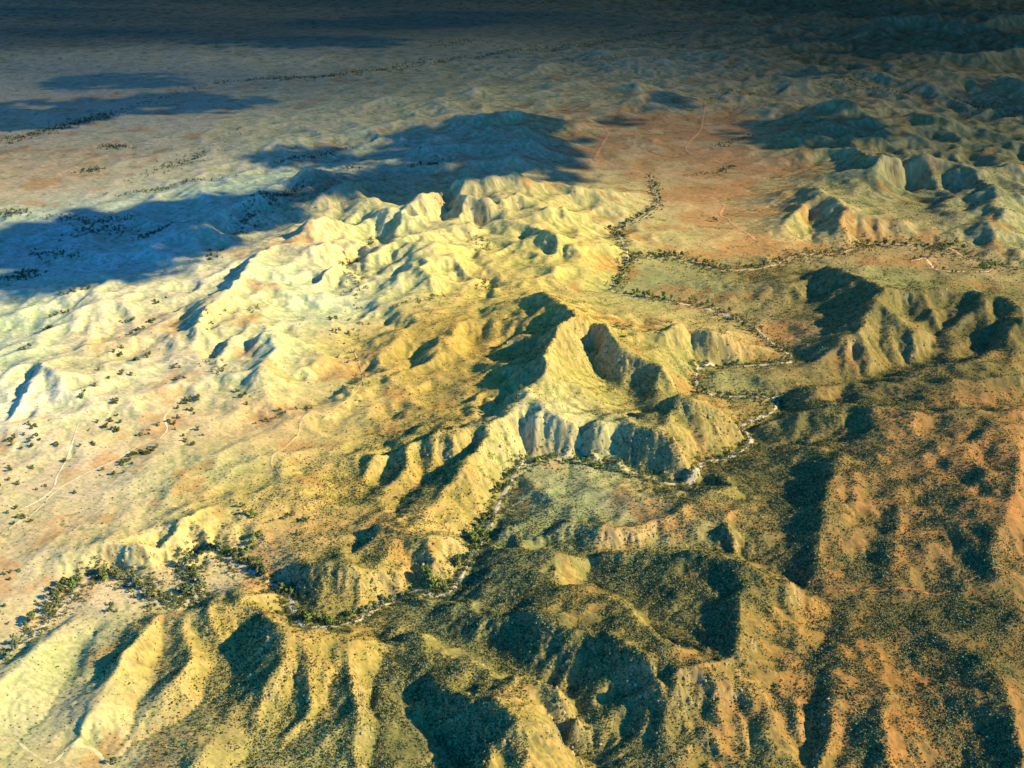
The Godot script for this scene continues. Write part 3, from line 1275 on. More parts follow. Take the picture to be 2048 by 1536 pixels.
	hill("pale_hills2", [
		[-28, -1776, 31, 23, -1728, 36, 63, -1677, 43, 77, -1648, 47, 75, -1611, 42, 115, -1618, 36, 154, -1655, 27, 198, -1673, 8],
		[76, -1632, 47, 69, -1612, 28, 47, -1593, 13],
		[115, -1618, 36, 100, -1584, 22, 96, -1581, 11],
		[-241, -1638, 21, -208, -1653, 33, -180, -1669, 45, -146, -1683, 35, -121, -1730, 20],
		[-180, -1669, 45, -168, -1663, 27, -172, -1663, 11],
		[-175, -1604, 26, -152, -1612, 38, -130, -1618, 48, -91, -1628, 38, -67, -1654, 15],
		[-211, -1500, 16, -186, -1519, 26, -148, -1527, 37, -128, -1531, 44, -103, -1534, 31, -96, -1546, 18],
		[-107, -1604, 32, -82, -1536, 37, -76, -1521, 31, -86, -1509, 7],
		[-148, -1527, 37, -143, -1502, 35, -121, -1456, 36, -105, -1460, 13],
		[-201, -1589, 20, -168, -1593, 28, -128, -1531, 44],
		[-317, -1686, 19, -297, -1712, 25, -265, -1689, 21, -242, -1648, 17],
		[-267, -1620, 17, -238, -1617, 24, -207, -1615, 11],
		[-50, -1546, 7, -6, -1540, 18, 40, -1549, 26, 61, -1541, 27, 116, -1545, 16, 172, -1582, 5],
		[-43, -1469, 9, 7, -1470, 20, 47, -1511, 24, 101, -1517, 18],
		[-283, -1507, 16, -257, -1513, 20, -236, -1504, 9],
	])
	hill("shadow_hills", [
		[-565, -1731, 32, -545, -1786, 45, -520, -1828, 55, -506, -1849, 62, -484, -1887, 55, -471, -1952, 28],
		[-506, -1849, 62, -507, -1884, 15],
		[-586, -1674, 17, -560, -1717, 36, -527, -1723, 34, -508, -1754, 10],
		[-649, -1660, 11, -624, -1649, 23, -610, -1701, 29, -607, -1767, 20],
		[-484, -1999, 31, -439, -2023, 53, -405, -2026, 64, -382, -2047, 56, -369, -2146, 18],
		[-657, -1958, 16, -626, -1971, 26, -605, -2000, 14],
		[-385, -1879, 36, -376, -1891, 52, -334, -1916, 61, -291, -1981, 57, -259, -2041, 37],
		[-327, -1877, 34, -280, -1884, 42, -249, -1917, 25],
	])
	hill("strike_ridge", [
		[-418, -1560, 39, -421, -1516, 44, -422, -1424, 47, -421, -1422, 47, -432, -1366, 43, -444, -1321, 40, -445, -1287, 30, -451, -1274, 14],
		[-444, -1571, 28, -467, -1522, 26, -495, -1489, 13],
		[-418, -1560, 39, -403, -1617, 34, -388, -1627, 36, -330, -1590, 46, -294, -1646, 45],
		[-392, -1647, 33, -382, -1669, 37, -355, -1703, 53, -330, -1733, 55, -310, -1762, 49],
		[-353, -1447, 25, -352, -1418, 23, -367, -1399, 11],
		[-288, -1528, 35, -301, -1510, 33, -311, -1514, 20],
		[-326, -1509, 16, -294, -1492, 20, -285, -1484, 9],
	])
	hill("tilted_hill", [
		[-375, -1323, 25, -386, -1269, 23, -400, -1218, 14],
		[-340, -1289, 32, -339, -1252, 28, -353, -1223, 19],
		[-340, -1289, 32, -309, -1232, 25, -327, -1211, 25, -337, -1195, 26, -358, -1170, 19, -373, -1149, 10, -384, -1130, 3],
		[-337, -1195, 26, -323, -1159, 21, -327, -1135, 7],
		[-293, -1223, 19, -291, -1172, 7],
		[-263, -1201, 18, -278, -1178, 5],
	])
	hill("pale_ledges", [
		[-597, -1469, 23, -586, -1393, 21, -606, -1382, 18, -589, -1339, 12, -586, -1314, 3],
		[-630, -1437, 20, -631, -1391, 20, -657, -1364, 11],
		[-700, -1427, 12, -676, -1448, 18, -660, -1483, 18, -613, -1500, 20],
		[-633, -1315, 12, -643, -1296, 5],
		[-632, -1406, 16, -627, -1363, 12, -628, -1337, 5],
	])
	hill("striped_outcrop", [
		[-619, -1172, 25, -603, -1105, 23, -600, -1067, 15, -614, -1051, 10],
		[-600, -1171, 25, -572, -1137, 23, -561, -1109, 16, -563, -1078, 7],
		[-647, -1188, 21, -651, -1161, 18, -657, -1132, 16],
		[-619, -1172, 25, -604, -1181, 25, -571, -1178, 21, -542, -1195, 11],
		[-580, -1073, 12, -588, -1072, 3],
	])
	hill("plain_knoll", [
		[-482, -1098, 9, -465, -1097, 10, -439, -1083, 4],
	])
	hill("foothills", [
		[-401, -930, 9, -378, -935, 11, -359, -940, 14, -363, -908, 13, -372, -886, 11, -379, -873, 7],
		[-320, -910, 12, -324, -890, 12, -325, -869, 10],
		[-308, -948, 11, -287, -975, 10],
		[-243, -900, 12, -220, -918, 15, -201, -927, 15],
		[-248, -873, 13, -220, -871, 14, -194, -882, 11],
	])
	hill("grey_range", [
		[507, -1920, 13, 561, -1992, 36, 586, -1963, 46, 604, -1901, 55, 611, -1835, 55, 622, -1795, 48, 664, -1780, 40, 709, -1774, 33, 759, -1785, 16],
		[604, -1901, 55, 523, -1810, 34, 502, -1784, 26, 489, -1744, 8],
		[622, -1795, 48, 595, -1765, 42, 603, -1735, 24, 616, -1744, 8],
		[694, -1782, 33, 686, -1762, 18, 676, -1739, 5],
	])
	hill("grey_range2", [
		[628, -2107, 15, 672, -2076, 38, 734, -2059, 56, 756, -2072, 73, 781, -2077, 76, 824, -2089, 76, 862, -2087, 73, 899, -2080, 65, 945, -2066, 51, 1014, -2066, 51, 1068, -2072, 56],
		[734, -2059, 56, 778, -2027, 37, 832, -2049, 10],
		[708, -2009, 32, 743, -1962, 21, 793, -1956, 6],
		[867, -2052, 61, 849, -2055, 22],
		[922, -2051, 48, 900, -2002, 9],
		[602, -2271, 16, 672, -2286, 34, 712, -2284, 43, 768, -2226, 53, 756, -2072, 73],
		[768, -2226, 53, 729, -2237, 13],
	])
	hill("grey_range3", [
		[799, -1858, 13, 855, -1834, 33, 889, -1813, 52, 904, -1797, 51, 936, -1765, 37],
		[945, -2066, 51, 936, -1901, 55, 896, -1815, 52],
		[864, -1748, 41, 849, -1711, 32, 825, -1712, 10],
		[850, -1699, 23, 869, -1672, 17, 881, -1632, 13],
		[936, -1901, 55, 977, -1871, 54],
	])
	hill("far_hills", [
		[698, -2843, 26, 720, -2791, 46, 773, -2749, 49, 831, -2725, 64, 875, -2710, 67, 903, -2668, 58, 947, -2659, 37, 998, -2680, 11],
		[831, -2725, 64, 819, -2759, 26, 788, -2754, 7],
		[856, -2703, 64, 880, -2744, 11],
		[903, -2668, 58, 941, -2680, 7],
		[1004, -2674, 17, 1041, -2623, 46, 1066, -2576, 52, 1104, -2537, 39, 1164, -2561, 17],
		[1066, -2576, 52, 1027, -2589, 11],
		[1135, -2613, 31, 1191, -2558, 22, 1305, -2576, 22],
		[832, -3165, 17, 884, -3102, 41, 963, -3121, 14],
	])
	hill("far_hills2", [
		[1099, -3252, 47, 1126, -3220, 48, 1153, -3152, 56, 1193, -3115, 46, 1236, -3099, 49, 1247, -3033, 46, 1278, -3008, 41, 1355, -3039, 12],
		[1153, -3152, 56, 1115, -3169, 12],
		[1280, -3150, 54, 1337, -3122, 64, 1365, -3091, 65, 1384, -3041, 63, 1458, -3045, 68, 1476, -2963, 64],
		[1355, -3018, 63, 1340, -3027, 12],
		[1204, -3161, 43, 1198, -3142, 12],
		[1444, -3002, 66, 1398, -3049, 14],
	])
	hill("far_mountains", [
		[1406, -3800, 30, 1428, -3621, 46, 1488, -3530, 59, 1581, -3508, 57, 1755, -3580, 74],
		[1325, -4178, 24, 1361, -4093, 48, 1446, -4232, 77, 1546, -4236, 89, 1671, -4255, 96, 1716, -4157, 77, 1814, -4135, 67, 2107, -4364, 96],
		[1446, -4232, 77, 1437, -4369, 24],
		[1546, -4236, 89, 1571, -4419, 24],
		[1546, -4236, 89, 1654, -4327, 36],
		[1671, -4255, 96, 1702, -4481, 36],
		[1716, -4157, 77, 1820, -4224, 24],
	])
	hill("centre_far", [
		[53, -3411, 15, 92, -3438, 32, 157, -3547, 19],
		[225, -3739, 10, 283, -3730, 34, 330, -3720, 42, 398, -3748, 25],
		[352, -3569, 25, 413, -3558, 36, 487, -3558, 34, 530, -3535, 25],
		[282, -2897, 10, 316, -2874, 34, 352, -2870, 52, 422, -2967, 29],
		[329, -3054, 38, 368, -3012, 59, 405, -3034, 46, 485, -3068, 29],
		[-142, -3087, 6, -104, -3026, 42, -57, -3139, 15],
		[104, -3109, 10, 155, -3124, 27, 218, -3169, 32, 297, -3184, 19],
		[-199, -2616, 13, -139, -2618, 42, -103, -2592, 48, -52, -2578, 55, -1, -2602, 59, 76, -2637, 38, 160, -2588, 27, 206, -2625, 10],
		[36, -2506, 48, -5, -2560, 13],
		[-51, -2506, 46, -85, -2532, 23],
		[-269, -2324, 13, -228, -2317, 38, -201, -2316, 44, -175, -2325, 36, -125, -2325, 36, -67, -2340, 40, -9, -2331, 42, 22, -2371, 50, 49, -2348, 50, 64, -2364, 23],
		[-194, -2213, 15, -120, -2222, 27, -45, -2206, 32, -9, -2225, 38, 29, -2218, 36, 85, -2229, 10],
		[255, -2501, 10, 312, -2500, 23, 358, -2466, 15],
		[339, -2858, 15, 384, -2852, 25, 452, -2838, 19],
	])
	hill("plain_rise", [
		[-450, -2961, 12, -370, -2950, 26, -291, -2971, 14],
		[-257, -2900, 14, -188, -2874, 29, -136, -2947, 14],
		[-355, -2552, 11, -312, -2626, 20, -242, -2725, 20],
		[13, -3000, 14, 87, -3039, 26, 161, -3024, 14],
		[-640, -2424, 13, -595, -2440, 22, -497, -2456, 22, -462, -2463, 8],
	])
	valley([-336, -761, 1, -340, -785, 2, -350, -814, 6])
	valley([-309, -691, 14, -301, -667, 9, -296, -650, 6, -297, -622, 2, -301, -603, 1, -301, -587, -1, -298, -568, -2, -300, -556, -4])
	valley([-283, -691, 21, -275, -676, 15, -261, -664, 11, -251, -658, 9, -247, -639, 6, -248, -622, 4, -253, -601, 1, -266, -585, -1, -283, -574, -2, -296, -567, -3])
	valley([-235, -671, 12, -234, -646, 9, -236, -620, 6, -243, -604, 3])
	valley([-176, -613, 21, -169, -603, 14, -176, -581, 7, -183, -562, 4, -200, -547, 1])
	valley([-146, -620, 22, -147, -594, 14, -157, -569, 7, -174, -552, 4])
	valley([-116, -653, 15, -113, -634, 11, -112, -612, 9, -115, -600, 7, -106, -582, 6, -105, -560, 4, -108, -539, 2])
	valley([-366, -700, 5, -373, -672, 2, -375, -655, 1, -370, -626, 0, -374, -591, -2, -382, -583, -4])
	valley([-342, -650, 7, -342, -631, 5, -355, -624, 2, -369, -624, 0])
	valley([-404, -578, -4, -390, -576, -4, -377, -567, -5, -354, -556, -6, -346, -569, -5, -337, -572, -5, -325, -569, -5, -311, -556, -6, -298, -548, -6])
	valley([-96, -772, 11, -90, -765, 5])
	valley([-203, -822, 10, -183, -802, 9, -158, -811, 10, -161, -785, 11])
	valley([79, -776, 7, 68, -758, 9, 87, -735, 11, 119, -701, 16, 120, -676, 21, 130, -655, 26, 150, -644, 29])
	valley([-125, -699, 1, -112, -678, 2, -82, -688, 5, -58, -674, 6, -23, -656, 9, 8, -629, 11, 27, -614, 12, 44, -602, 12, 51, -588, 11, 49, -576, 9, 40, -561, 5])
	valley([-94, -616, 10, -79, -583, 6, -62, -570, 4, -46, -560, 2, -35, -541, 0])
	valley([40, -561, 5, 54, -549, 2, 67, -538, 0])
	valley([184, -726, 30, 170, -688, 27, 158, -656, 27])
	valley([-31, -796, 1, -4, -823, 4, 29, -811, 6, 57, -800, 6, 77, -795, 7, 135, -800, 8, 166, -801, 9, 184, -803, 9, 217, -802, 4, 240, -781, 4, 257, -767, 4, 270, -756, 5, 273, -739, 9, 285, -717, 14, 318, -715, 15, 380, -705, 17, 404, -713, 18, 424, -719, 19, 436, -714, 20, 450, -696, 22])
	valley([196, -602, 30, 203, -585, 26, 209, -571, 21, 213, -557, 17, 219, -544, 12, 220, -532, 10])
	valley([289, -713, 14, 282, -694, 15, 265, -665, 17, 246, -637, 21, 233, -618, 24])
	valley([247, -609, 27, 233, -590, 22, 225, -565, 16, 221, -545, 11])
	valley([323, -701, 16, 321, -671, 17, 325, -637, 20, 331, -615, 24, 343, -592, 27])
	valley([259, -556, 26, 249, -543, 21, 236, -528, 16])
	valley([356, -574, 31, 346, -556, 26, 335, -541, 21, 327, -526, 17])
	valley([381, -907, 43, 372, -870, 35, 366, -839, 29, 355, -810, 23, 334, -773, 19, 323, -743, 16])
	valley([483, -884, 57, 476, -850, 48, 426, -812, 37, 423, -794, 30, 419, -768, 26, 417, -740, 22])
	valley([210, -958, 5, 244, -900, 7, 293, -904, 13, 328, -923, 26])
	valley([268, -804, 14, 254, -829, 16, 230, -836, 19, 203, -823, 19])
	valley([29, -812, 7, 34, -826, 11, 45, -849, 13])
	valley([137, -804, 9, 146, -826, 15])
	valley([-17, -1232, 9, 13, -1228, 19, 37, -1223, 39])
	valley([-12, -1148, 9, 12, -1149, 21, 33, -1134, 40])
	valley([-18, -1082, 7, -5, -1091, 14])
	valley([-32, -1109, 9, -37, -1085, 5])
	valley([50, -1285, 42, 18, -1299, 25, -10, -1298, 12, -22, -1270, 7])
	valley([26, -1340, 35, -6, -1335, 19])
	valley([103, -1266, 62, 104, -1250, 44, 112, -1229, 26, 108, -1198, 14, 125, -1164, 9, 146, -1116, 5, 168, -1070, 2])
	valley([151, -1210, 39, 149, -1252, 46])
	valley([250, -1299, 30, 246, -1251, 16, 248, -1227, 7])
	valley([187, -1247, 40, 188, -1212, 32])
	valley([17, -991, 2, 34, -989, 2, 77, -978, 2, 115, -958, 2, 161, -937, 2, 198, -931, 1])
	valley([84, -1013, 37, 83, -1013, 12, 77, -985, 2])
	valley([121, -995, 27, 117, -986, 10, 110, -965, 2])
	valley([-51, -1308, 11, -52, -1266, 9, -64, -1227, 6, -82, -1180, 4, -107, -1130, 3])
	valley([-134, -1254, 7, -134, -1224, 4, -158, -1178, 2])
	valley([-42, -977, 20, -75, -953, 11, -95, -929, 7, -111, -903, 4, -122, -884, 1])
	valley([-128, -980, 20, -145, -949, 9, -162, -896, 3])
	valley([-105, -978, 26, -97, -955, 11, -101, -937, 7])
	valley([462, -1448, 5, 480, -1437, 20, 516, -1437, 36])
	valley([438, -1395, 7, 477, -1382, 23, 510, -1371, 41])
	valley([528, -1290, 44, 526, -1254, 25, 524, -1230, 4])
	valley([467, -1249, 33, 468, -1235, 21, 450, -1193, 2])
	valley([572, -1349, 50, 566, -1320, 33, 595, -1287, 21])
	valley([604, -1332, 39, 621, -1341, 43, 617, -1299, 30, 594, -1284, 21, 584, -1268, 13, 568, -1238, 7, 525, -1223, 4, 471, -1193, 1, 430, -1176, 0, 396, -1162, 0])
	valley([686, -1315, 46, 657, -1272, 32, 651, -1256, 21, 614, -1224, 12])
	valley([424, -1132, 23, 413, -1118, 16, 399, -1106, 7])
	valley([290, -1000, 3, 323, -1011, 8, 342, -995, 13, 378, -1000, 22, 398, -1007, 28])
	valley([355, -1442, 4, 378, -1468, 7])
	valley([90, -1627, 30, 89, -1590, 11])
	valley([-122, -1849, 6, -132, -1919, 11, -127, -1952, 28])
	valley([-252, -1771, 6, -227, -1710, 8])
	valley([-45, -1703, 4, -70, -1635, 4, -45, -1560, 2, -33, -1487, 2])
	valley([-226, -1530, 2, -279, -1615, 2, -253, -1730, 4])
	valley([-441, -1557, 18, -466, -1482, 13, -500, -1412, 5])
	valley([-403, -1292, 7, -410, -1237, 3])
	valley([-356, -1296, 16, -369, -1241, 11])
	valley([-633, -1186, 12, -625, -1132, 9, -624, -1090, 5])
	valley([-602, -1156, 18, -585, -1123, 9])
	valley([563, -1848, 19, 540, -1731, 3])
	valley([662, -1786, 29, 662, -1747, 4])
	valley([824, -2101, 38, 835, -2061, 6])
	valley([-573, -999, -2, -508, -979, -2, -470, -1034, -1, -416, -1053, 0])
	valley([-382, -1115, 1, -315, -1051, 1, -279, -1070, 2])
	valley([-865, -1732, 0, -811, -1827, 0, -751, -1932, 0])
	valley([-1120, -2245, 0, -959, -2319, 0, -784, -2386, 3])
	valley([-582, -3960, 0, -255, -3769, 0, 49, -4041, 0])
	valley([450, -2404, 5, 620, -2448, 7, 488, -2187, 4])
	valley([452, -2002, 2, 389, -1842, 1])
	valley([210, -2399, 7, 262, -2321, 6])
	valley([172, -2138, 6, 253, -2053, 5])
	valley([1063, -3865, 3, 1269, -3736, 5])
	valley([1151, -2909, 4, 1344, -2807, 7])
	valley([437, -1636, 4, 376, -1614, 3])
	valley([683, -1565, 9, 777, -1561, 11])
	valley([247, -1601, 2, 201, -1569, 2])
	valley([-237, -1436, 4, -215, -1206, 3, -208, -1069, 3])
	valley([-430, -653, 0, -415, -685, 0, -405, -726, 0, -398, -765, 0, -385, -774, 0, -364, -760, 0, -350, -742, 0, -326, -724, 0, -298, -727, 0, -286, -744, 0, -298, -764, 0, -307, -780, 0, -306, -796, 0, -300, -803, 0, -286, -797, 0, -267, -778, 0, -238, -758, 0, -220, -748, 0, -210, -732, 0, -201, -709, 0, -186, -693, 0, -159, -692, 0, -133, -704, 0, -112, -726, 0, -93, -742, 0, -72, -735, 0, -52, -743, 0, -40, -773, 0, -32, -801, 0, -23, -826, 0, -13, -870, 0, -1, -916, 0, 12, -956, 0, 24, -974, 0, 55, -980, 0, 92, -968, 0, 118, -956, 0, 145, -943, 0, 176, -928, 0, 210, -940, 0, 222, -972, 0, 244, -981, 0, 265, -994, 0, 290, -1025, 0, 283, -1056, 0, 310, -1079, 0, 333, -1102, 0, 346, -1139, 0, 316, -1151, 0, 279, -1151, 0, 259, -1151, 0, 250, -1186, 0, 263, -1224, 0, 307, -1225, 0, 378, -1231, 0, 394, -1260, 0, 381, -1293, 0, 363, -1352, 0, 342, -1390, 0, 294, -1438, 0, 239, -1470, 0, 167, -1510, 0, 191, -1572, 0, 207, -1651, 0, 206, -1725, 0, 199, -1800, 0, 222, -1842, 0, 265, -1888, 0, 301, -1973, 0, 310, -2082, 0, 314, -2200, 0])
	valley([-442, -659, 0, -429, -689, 0, -419, -730, 0, -410, -771, 0, -385, -788, 0, -354, -770, 0, -340, -752, 0, -322, -738, 0, -304, -741, 0, -300, -742, 0, -310, -756, 0, -321, -778, 0, -318, -802, 0, -302, -817, 0, -278, -809, 0, -259, -788, 0, -230, -770, 0, -210, -758, 0, -198, -738, 0, -189, -715, 0, -182, -707, 0, -161, -706, 0, -141, -716, 0, -122, -736, 0, -97, -756, 0, -72, -749, 0, -64, -751, 0, -54, -777, 0, -46, -805, 0, -37, -830, 0, -27, -874, 0, -15, -920, 0, 0, -962, 0, 18, -986, 0, 55, -994, 0, 96, -982, 0, 124, -968, 0, 151, -955, 0, 176, -942, 0, 200, -950, 0, 212, -982, 0, 238, -993, 0, 255, -1004, 0, 276, -1029, 0, 269, -1062, 0, 300, -1089, 0, 321, -1110, 0, 332, -1135, 0, 314, -1137, 0, 279, -1137, 0, 249, -1141, 0, 236, -1186, 0, 255, -1236, 0, 307, -1239, 0, 374, -1245, 0, 380, -1260, 0, 367, -1289, 0, 349, -1346, 0, 332, -1382, 0, 286, -1426, 0, 231, -1458, 0, 155, -1504, 0, 177, -1576, 0, 193, -1653, 0, 192, -1725, 0, 185, -1802, 0, 210, -1850, 0, 253, -1896, 0, 287, -1977, 0, 296, -2082, 0, 300, -2200, 0])
	valley([196, -1631, 3, 263, -1638, 3, 314, -1610, 3, 346, -1572, 3, 429, -1583, 3, 484, -1632, 3, 538, -1644, 3, 599, -1670, 3, 643, -1706, 3, 733, -1693, 3, 765, -1681, 3, 791, -1611, 3, 857, -1581, 3])
	valley([194, -1651, 3, 267, -1658, 3, 326, -1626, 3, 350, -1592, 3, 421, -1601, 3, 474, -1650, 3, 532, -1662, 3, 589, -1688, 3, 639, -1726, 3, 737, -1713, 3, 781, -1693, 3, 805, -1625, 3, 865, -1599, 3])
	creek_lines.append(points([-436, -656, 0, -422, -687, 0, -412, -728, 0, -404, -768, 0, -385, -781, 0, -359, -765, 0, -345, -747, 0, -324, -731, 0, -301, -734, 0, -293, -743, 0, -304, -760, 0, -314, -779, 0, -312, -799, 0, -301, -810, 0, -282, -803, 0, -263, -783, 0, -234, -764, 0, -215, -753, 0, -204, -735, 0, -195, -712, 0, -184, -700, 0, -160, -699, 0, -137, -710, 0, -117, -731, 0, -95, -749, 0, -72, -742, 0, -58, -747, 0, -47, -775, 0, -39, -803, 0, -30, -828, 0, -20, -872, 0, -8, -918, 0, 6, -959, 0, 21, -980, 0, 55, -987, 0, 94, -975, 0, 121, -962, 0, 148, -949, 0, 176, -935, 0, 205, -945, 0, 217, -977, 0, 241, -987, 0, 260, -999, 0, 283, -1027, 0, 276, -1059, 0, 305, -1084, 0, 327, -1106, 0, 339, -1137, 0, 315, -1144, 0, 279, -1144, 0, 254, -1146, 0, 243, -1186, 0, 259, -1230, 0, 307, -1232, 0, 376, -1238, 0, 387, -1260, 0, 374, -1291, 0, 356, -1349, 0, 337, -1386, 0, 290, -1432, 0, 235, -1464, 0, 161, -1507, 0, 184, -1574, 0, 200, -1652, 0, 199, -1725, 0, 192, -1801, 0, 216, -1846, 0, 259, -1892, 0, 294, -1975, 0, 303, -2082, 0, 307, -2200, 0]))
	creek_lines.append(points([195, -1641, 3, 265, -1648, 3, 320, -1618, 3, 348, -1582, 3, 425, -1592, 3, 479, -1641, 3, 535, -1653, 3, 594, -1679, 3, 641, -1716, 3, 735, -1703, 3, 773, -1687, 3, 798, -1618, 3, 861, -1590, 3]))
	tints.append([-1831, -4424, Color(0.2, 0.185, 0.14), 0.02, 0.0])  # dimness of the far band painted in as darker ground colour
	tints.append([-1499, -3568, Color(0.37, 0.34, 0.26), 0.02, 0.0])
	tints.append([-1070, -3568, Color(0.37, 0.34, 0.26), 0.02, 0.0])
	tints.append([-1242, -4579, Color(0.2, 0.185, 0.14), 0.02, 0.0])  # far ground darkened in colour, as at the band's left end
	tints.append([-501, -4743, Color(0.2, 0.185, 0.14), 0.05, 0.0])  # far-band dimness put into the ground colour here too
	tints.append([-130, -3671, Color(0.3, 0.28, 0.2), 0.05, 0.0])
	tints.append([473, -4424, Color(0.2, 0.19, 0.14), 0.1, 0.0])  # darker ground colour carries the far dimness on to the right
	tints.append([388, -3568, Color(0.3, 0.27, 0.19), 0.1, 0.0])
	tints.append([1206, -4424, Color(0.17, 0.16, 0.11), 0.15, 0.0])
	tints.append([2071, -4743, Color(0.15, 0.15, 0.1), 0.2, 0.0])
	tints.append([-1007, -2837, Color(0.37, 0.34, 0.26), 0.02, 0.02])
	tints.append([-1044, -2248, Color(0.46, 0.34, 0.21), 0.02, 0.09])
	tints.append([-761, -2248, Color(0.47, 0.405, 0.27), 0.03, 0.0])
	tints.append([-555, -2651, Color(0.42, 0.37, 0.24), 0.03, 0.0])
	tints.append([-312, -2837, Color(0.42, 0.36, 0.22), 0.03, 0.0])
	tints.append([-36, -3048, Color(0.4, 0.34, 0.2), 0.05, 0.0])
	tints.append([419, -3124, Color(0.38, 0.31, 0.18), 0.1, 0.0])
	tints.append([875, -3124, Color(0.33, 0.26, 0.15), 0.3, 0.0])
	tints.append([1330, -3124, Color(0.28, 0.22, 0.13), 0.45, 0.0])
	tints.append([1313, -3779, Color(0.17, 0.16, 0.1), 0.5, 0.0])
	tints.append([1718, -3671, Color(0.15, 0.15, 0.1), 0.5, 0.0])
	tints.append([-843, -1757, Color(0.3, 0.37, 0.34), 0.15, 0.0])  # blue of the cloud shade painted into the ground colour, this run of tints
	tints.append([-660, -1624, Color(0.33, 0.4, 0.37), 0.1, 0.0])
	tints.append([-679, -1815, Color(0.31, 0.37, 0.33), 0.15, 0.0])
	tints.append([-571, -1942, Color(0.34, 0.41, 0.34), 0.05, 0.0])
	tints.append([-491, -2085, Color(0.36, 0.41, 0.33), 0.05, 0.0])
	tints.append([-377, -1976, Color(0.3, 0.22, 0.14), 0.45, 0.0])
	tints.append([-207, -2385, Color(0.31, 0.33, 0.25), 0.1, 0.0])  # ground colour cooled to paint in the blue of the central cloud shade
	tints.append([-5, -2385, Color(0.31, 0.31, 0.22), 0.15, 0.0])  # central cloud shade's cooler tone put into the ground colour
	tints.append([156, -2486, Color(0.38, 0.28, 0.15), 0.1, 0.38])
	tints.append([284, -2538, Color(0.45, 0.3, 0.15), 0.05, 0.62])
	tints.append([482, -2593, Color(0.42, 0.27, 0.15), 0.08, 0.62])
	tints.append([547, -2292, Color(0.42, 0.26, 0.14), 0.08, 0.69])
	tints.append([406, -2011, Color(0.46, 0.28, 0.14), 0.06, 0.75])
	tints.append([440, -1876, Color(0.46, 0.29, 0.13), 0.06, 0.69])
	tints.append([424, -2385, Color(0.44, 0.3, 0.16), 0.06, 0.69])
	tints.append([443, -1757, Color(0.44, 0.28, 0.13), 0.1, 0.62])
	tints.append([306, -1815, Color(0.4, 0.33, 0.15), 0.1, 0.12])
	tints.append([-121, -1909, Color(0.42, 0.325, 0.165), 0.05, 0.0])
	tints.append([-23, -1876, Color(0.42, 0.325, 0.165), 0.07, 0.0])
	tints.append([72, -1845, Color(0.44, 0.36, 0.14), 0.08, 0.0])
	tints.append([-152, -1675, Color(0.46, 0.39, 0.18), 0.07, 0.0])
	tints.append([-38, -1624, Color(0.45, 0.35, 0.12), 0.1, 0.0])
	tints.append([107, -1624, Color(0.45, 0.34, 0.11), 0.12, 0.0])
	tints.append([-244, -1785, Color(0.46, 0.41, 0.21), 0.05, 0.0])
	tints.append([-230, -1530, Color(0.46, 0.4, 0.2), 0.07, 0.0])
	tints.append([-19, -1444, Color(0.43, 0.31, 0.09), 0.2, 0.0])
	tints.append([228, -1976, Color(0.42, 0.35, 0.17), 0.06, 0.12])
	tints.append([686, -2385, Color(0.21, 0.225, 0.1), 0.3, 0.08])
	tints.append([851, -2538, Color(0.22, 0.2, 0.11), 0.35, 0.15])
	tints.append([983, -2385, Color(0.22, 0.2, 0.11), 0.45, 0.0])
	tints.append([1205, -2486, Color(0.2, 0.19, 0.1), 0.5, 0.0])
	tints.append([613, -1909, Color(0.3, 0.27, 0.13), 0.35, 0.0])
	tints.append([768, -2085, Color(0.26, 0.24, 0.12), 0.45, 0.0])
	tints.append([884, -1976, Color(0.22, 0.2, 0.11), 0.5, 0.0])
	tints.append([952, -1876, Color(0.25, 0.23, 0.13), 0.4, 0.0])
	tints.append([718, -1785, Color(0.28, 0.22, 0.11), 0.4, 0.08])
	tints.append([514, -1785, Color(0.34, 0.28, 0.11), 0.25, 0.08])
	tints.append([709, -1636, Color(0.26, 0.17, 0.09), 0.3, 0.38])
	tints.append([584, -1649, Color(0.3, 0.2, 0.1), 0.25, 0.3])
	tints.append([908, -1757, Color(0.28, 0.25, 0.13), 0.4, 0.0])
	tints.append([-712, -1366, Color(0.42, 0.43, 0.285), 0.06, 0.0])
	tints.append([-623, -1404, Color(0.47, 0.405, 0.27), 0.06, 0.0])
	tints.append([-547, -1295, Color(0.55, 0.38, 0.2), 0.05, 0.05])
	tints.append([-550, -1486, Color(0.47, 0.405, 0.27), 0.05, 0.0])
	tints.append([-478, -1486, Color(0.47, 0.405, 0.27), 0.06, 0.0])
	tints.append([-424, -1366, Color(0.46, 0.37, 0.2), 0.08, 0.05])
	tints.append([-376, -1530, Color(0.42, 0.43, 0.285), 0.05, 0.0])
	tints.append([-290, -1404, Color(0.42, 0.43, 0.285), 0.06, 0.0])
	tints.append([-362, -1624, Color(0.44, 0.33, 0.2), 0.12, 0.05])
	tints.append([-668, -1230, Color(0.42, 0.43, 0.285), 0.05, 0.0])
	tints.append([-604, -1114, Color(0.52, 0.48, 0.36), 0.04, 0.0])
	tints.append([-575, -1184, Color(0.4, 0.33, 0.19), 0.14, 0.0])
	tints.append([-534, -1199, Color(0.47, 0.405, 0.27), 0.05, 0.0])
	tints.append([-468, -1199, Color(0.47, 0.405, 0.27), 0.05, 0.0])
	tints.append([-410, -1230, Color(0.45, 0.35, 0.2), 0.06, 0.05])
	tints.append([-342, -1230, Color(0.42, 0.43, 0.285), 0.05, 0.0])
	tints.append([-282, -1199, Color(0.46, 0.38, 0.18), 0.06, 0.0])
	tints.append([-515, -1014, Color(0.48, 0.375, 0.225), 0.05, 0.05])
	tints.append([-430, -1038, Color(0.48, 0.37, 0.21), 0.04, 0.05])
	tints.append([-323, -1038, Color(0.48, 0.34, 0.17), 0.04, 0.18])
	tints.append([-280, -1062, Color(0.46, 0.3, 0.13), 0.05, 0.32])
